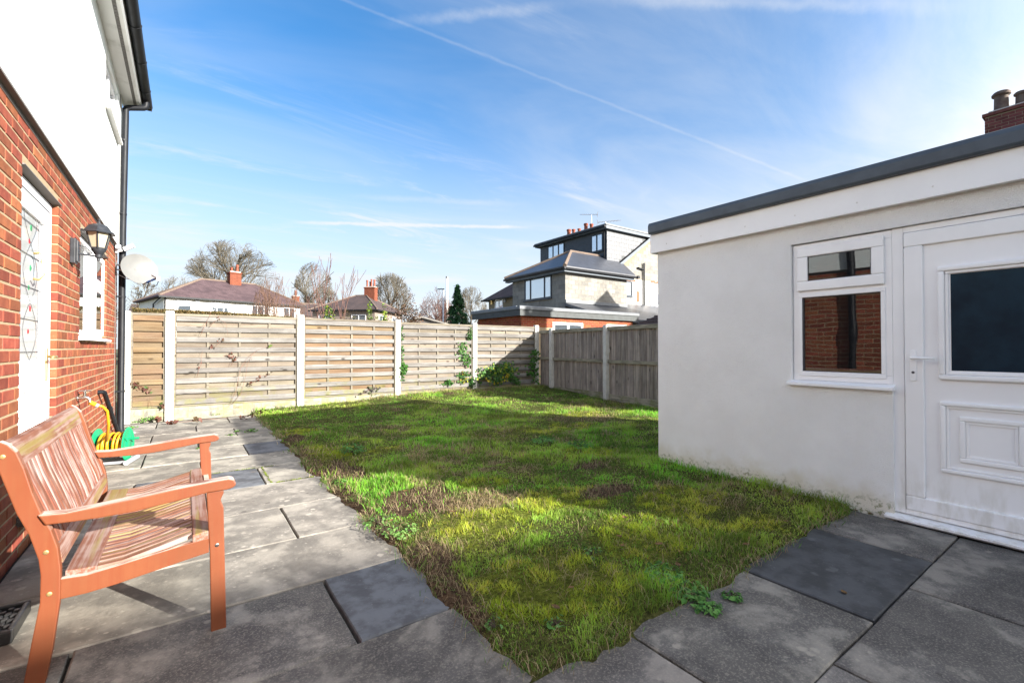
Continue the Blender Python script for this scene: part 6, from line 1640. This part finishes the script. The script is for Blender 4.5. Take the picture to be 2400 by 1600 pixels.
# far face of the stack (towards +y) is the one seen past the corner
rb = random.Random(9); z = 6.06; row = 0
while z < 6.94:
    x = cx0 + .055 - .11*(row % 2)
    while x < cx1 - .03:
        a, b = max(x, cx0 + .055), min(x + .215, cx1)
        if b - a > .05: link_mesh('brick', FB, M_brick_old, ck, loc=((a+b)/2, cy1-.025, z+.0325), scl=(b-a, .05, .065))
        x += .225
    z += .075; row += 1
MB().box(cx0-.04, cx1+.04, cy0-.04, cy1+.04, 6.985, 7.06).build('capping', M_brick_old, ck)
MB().box(cx0+.06, cx1-.06, cy0+.06, cy1-.06, 7.061, 7.12).build('flaunching', M_conc, ck)
for (y, h, r, mt) in ((2.05, .50, .15, M_potgrey), (1.72, .36, .11, M_potgrey), (1.45, .80, .13, M_potgrey), (.9, .55, .14, M_clay)):
    MB().lathe((cx0+.33, y, 7.12), [(r, 0), (r*1.08, .04), (r*.9, .1), (r*.85, h*.75), (r*1.15, h*.82), (r*1.15, h*.92), (r*.9, h), (r*.6, h)], 14).build('chimney_pot', mt, ck, auto=45)
# ---- the house whose gable throws its shadow on the block house
gb = empty('gable_house', (23.3, 4, 0), 'neighbouring gabled house hidden behind the white garage', 'house')
MB().prism_xz([(20.2, -.12), (26.4, -.12), (26.4, 5.1), (23.3, 7.95), (20.2, 5.1)], .5, 7.2).build('wall', M_brick_far, gb)
MB().prism_xz([(19.9, 4.95), (23.3, 8.05), (26.7, 4.95), (26.7, 5.05), (23.3, 8.15), (19.9, 5.05)], .4, 7.35).build('roof', M_rooftile2, gb)
# ---- house across the back lane (behind the viewer) whose roof shades the near paving
ph = empty('rear_house', (9, -15.4, 0), 'hipped house behind the viewer that shades the near paving', 'house')
MB().box(1.5, 13.9, -18.6, -12.2, -.12, 5.0).build('wall', M_brick_far, ph)
f = Fr((1.2, -18.9), (1, 0)); hip_roof(f, 0, 13.0, 0, 7.0, 5.0, 7.5, 3.5, 9.5, M_rooftile2, ph)

# ================================================================== lamp post and flue
p = at_depth(1039, 800, 40)
lp = empty('lamp_post', (p[0], p[1], -.12), 'slim grey street lamp left of the conifer', 'lamp post')
MB().tube([(p[0], p[1], -.12), (p[0], p[1], 1.2), (p[0], p[1], 6.35)], [.11, .085, .07], 8).build('pole', M_lampmetal, lp, smooth=True)
MB().obox((p[0]-.22*CR[0], p[1]-.22*CR[1], 6.38), CR*.30, CF*.10, (0, 0, .04)).build('lamp_head', M_anth, lp)
p = at_depth(1047.5, 800, 60)
fl_ = empty('steel_flue', (p[0], p[1], -.12), 'tall pale steel flue rising behind the street lamp', 'flue')
MB().tube([(p[0], p[1], -.12), (p[0], p[1], 10.4)], .14, 12).build('pipe', M_conc, fl_, smooth=True)
MB().tube([(p[0], p[1], 10.4), (p[0], p[1], 10.62)], .17, 12).build('cowl', M_edge, fl_)

# ================================================================== trees and shrubs beyond the fences
bare_tree((6.9, 93.4, -.12), 20.3, 15.5, 'largest bare tree, behind the white house', 14, kids=(16, 8, 6, 4), rmin=.014, crown_lo=.18, spread=.95)
bare_tree((21.6, 101, -.12), 19.2, 7.6, 'tall bare tree with a high crown left of the sapling', 5, kids=(12, 8, 6, 5), rmin=.018, crown_lo=.42)
bare_tree((22.3, 94, -.12), 13.5, 6.0, 'smaller bare tree right of the tall high-crowned one', 6, kids=(10, 7, 5, 5), rmin=.015, crown_lo=.25)
bare_tree((29.0, 77.5, -.12), 14.6, 8.4, 'dense round bare tree behind the brown house', 7, kids=(14, 7, 6, 4), rmin=.013, crown_lo=.15, up=.16)
bare_tree((26.8, 54.6, -.12), 9.8, 4.6, 'reddish birch tree behind the steel flue', 8, mats=(M_birchbark, M_birch), kids=(14, 7, 6, 4), rmin=.013, up=-.05, crown_lo=.12)
bare_tree((35.7, 60.5, -.12), 10.9, 5.2, 'bare tree right of the conifer', 9, kids=(10, 6, 6, 5), rmin=.016, crown_lo=.2)
bare_tree((-3.5, 57.9, -.12), 7.9, 5.2, 'small bare tree just right of the downpipe', 10, kids=(9, 6, 5, 4), rmin=.013, crown_lo=.25)
bare_tree((-1.1, 86.8, -.12), 12.6, 5.0, 'pale bare tree left of the white house roof', 11, kids=(9, 6, 6, 5), rmin=.013, crown_lo=.4)
bare_tree((4.1, 16.66, -.12), 4.75, 1.7, 'leafless sapling rising above the fence in front of the brown house', 12, name='sapling', mats=(M_birch, M_birch), kids=(7, 3, 2), rmin=.007, rad=.035, up=.55, spread=.45, crown_lo=.2)
bare_tree((4.35, 16.5, -.12), 4.2, 1.9, 'second leafless sapling leaning right of the first', 15, name='sapling', mats=(M_birch, M_birch), kids=(6, 3, 2), rmin=.007, rad=.03, up=.4, spread=.5, crown_lo=.2, lean=(.5, -.35))
# twiggy bush behind the patio panel
e = empty('twiggy_bush', (2.3, 15.5, -.12), 'dense leafless red-brown bush in front of the white house', 'bush')
b_ = Branch(21); b_.env = (Vector((2.3, 15.5, 1.75)), .85, 1.85)
for i in range(16):
    an = i * 2.4; b_.grow(Vector((2.3 + .12*math.cos(an), 15.5 + .12*math.sin(an), -.12)), Vector((.30*math.cos(an), .30*math.sin(an), 1)), 2.9, .014, 1, .22, .22, (0, 9, 6), .55, .0035, .5)
b1, b2 = b_.meshes(1); link_mesh('stems', b1, M_twig, e); link_mesh('twigs', b2, M_twig, e)
# conifer
def conifer(base, h, r0, label, seed):
    r = np.random.default_rng(seed); e = empty('conifer', base, label, 'tree'); base = np.array(base)
    MB().tube([tuple(base), tuple(base + [0, 0, h*.96])], [.12, .02], 7).build('trunk', M_bark, e)
    P = []; N = []; nb = 380
    for i in range(nb):
        t = r.uniform(.04, 1) ** .85; an = r.uniform(0, 6.283); L = r0 * (1 - t) * r.uniform(.75, 1.12) + .06
        k_ = int(26 + 60 * L / r0); u = np.sqrt(r.uniform(0.05, 1, k_))
        d = np.array([math.cos(an), math.sin(an), 0]); dr_ = -.28 * L
        q = base + np.outer(u * L, d) + np.outer(np.ones(k_), [0, 0, t*h]) + np.outer(u*u, [0, 0, dr_]) + r.normal(size=(k_, 3)) * [.06, .06, .06]
        P.append(q); N.append(np.tile(d*.5 + [0, 0, .7], (k_, 1)) + r.normal(size=(k_, 3))*.6)
    P = np.concatenate(P); N = np.concatenate(N)
    link_mesh('crown', leaves_mesh('crown', P, N, r.uniform(.10, .2, len(P)), colmix(r, len(P), [(.025, .085, .03), (.04, .12, .035), (.018, .06, .025)]), seed, aspect=.45), M_leaf, e)
conifer((19.4, 35.3, -.12), 6.8, 2.5, 'dark green conifer left of the brick garage', 2)
def beyond(px, dep): p = at_depth(px, 800, dep); return (p[0], p[1], -.12)
shrub(beyond(779, 13.5), .40, .36, 1.45, 1700, .075, LIME + GREEN[:2], 'yellow-green shrub in front of the brown house, left', 31, lumps=14)
shrub(beyond(872, 13.8), .22, .25, 1.43, 1000, .075, LIME + [(.10, .20, .03)], 'narrow yellow-green shrub right of the brown house corner', 32, lumps=10)
shrub(beyond(895, 13.6), .28, .25, 1.43, 1400, .075, LIME, 'brightest yellow-green shrub behind the fence', 33, lumps=12)
shrub(beyond(955, 15.5), .72, .5, 1.78, 3800, .06, [(.10, .055, .035), (.14, .08, .045), (.075, .05, .03)], 'bronze-brown bush right of the brown house', 34, lumps=20)
shrub(beyond(833, 13.2), .5, .3, 1.40, 2200, .045, [(.20, .14, .07), (.16, .11, .06), (.13, .13, .05)], 'brown winter hedge under the brown house windows', 35, lumps=18)
shrub(beyond(1120, 36), 1.6, 1.2, 1.9, 1500, .12, [(.20, .09, .06), (.16, .08, .05)], 'russet hedge between conifer and brick garage', 36, lumps=14)
shrub(beyond(1040, 42), 2.6, 1.2, 1.6, 1500, .14, [(.12, .07, .05), (.10, .08, .05)], 'low dark hedge behind the timber shed', 37, lumps=14)
shrub(beyond(740, 40), 2.2, 1.2, 1.5, 1200, .14, [(.14, .09, .07), (.11, .08, .05)], 'dull hedge between the white and brown houses', 38, lumps=12)
# clipped brown hedge just showing over the two left panels
r = np.random.default_rng(77); n = 16000
x = r.uniform(-.75, 1.75, n); y = r.uniform(10.10, 10.30, n)
top = 1.925 - .05*sstep(.4, 1.8, x) + .035*(fbm(x*4, y*4, 3, 3) - .5)
z = top - np.abs(r.normal(0, .09, n))
P = np.stack([x, y, z], -1)
he = empty('clipped_hedge', (.5, 10.33, -.12), 'straw-brown clipped hedge showing above the left fence panels', 'hedge')
link_mesh('foliage', leaves_mesh('foliage', P, r.normal(size=(n, 3)) + [0, -.3, .8], r.uniform(.02, .045, n), colmix(r, n, [(.24, .17, .07), (.18, .125, .055), (.15, .14, .05)]), 7, aspect=.35), M_leaf, he)
m = MB()
for i in range(10): m.tube([(-.7 + i*.26, 10.33, -.12), (-.7 + i*.26 + .05, 10.33, 1.0), (-.7 + i*.26, 10.33, 1.8)], .012, 5)
m.build('stems', M_bark, he)
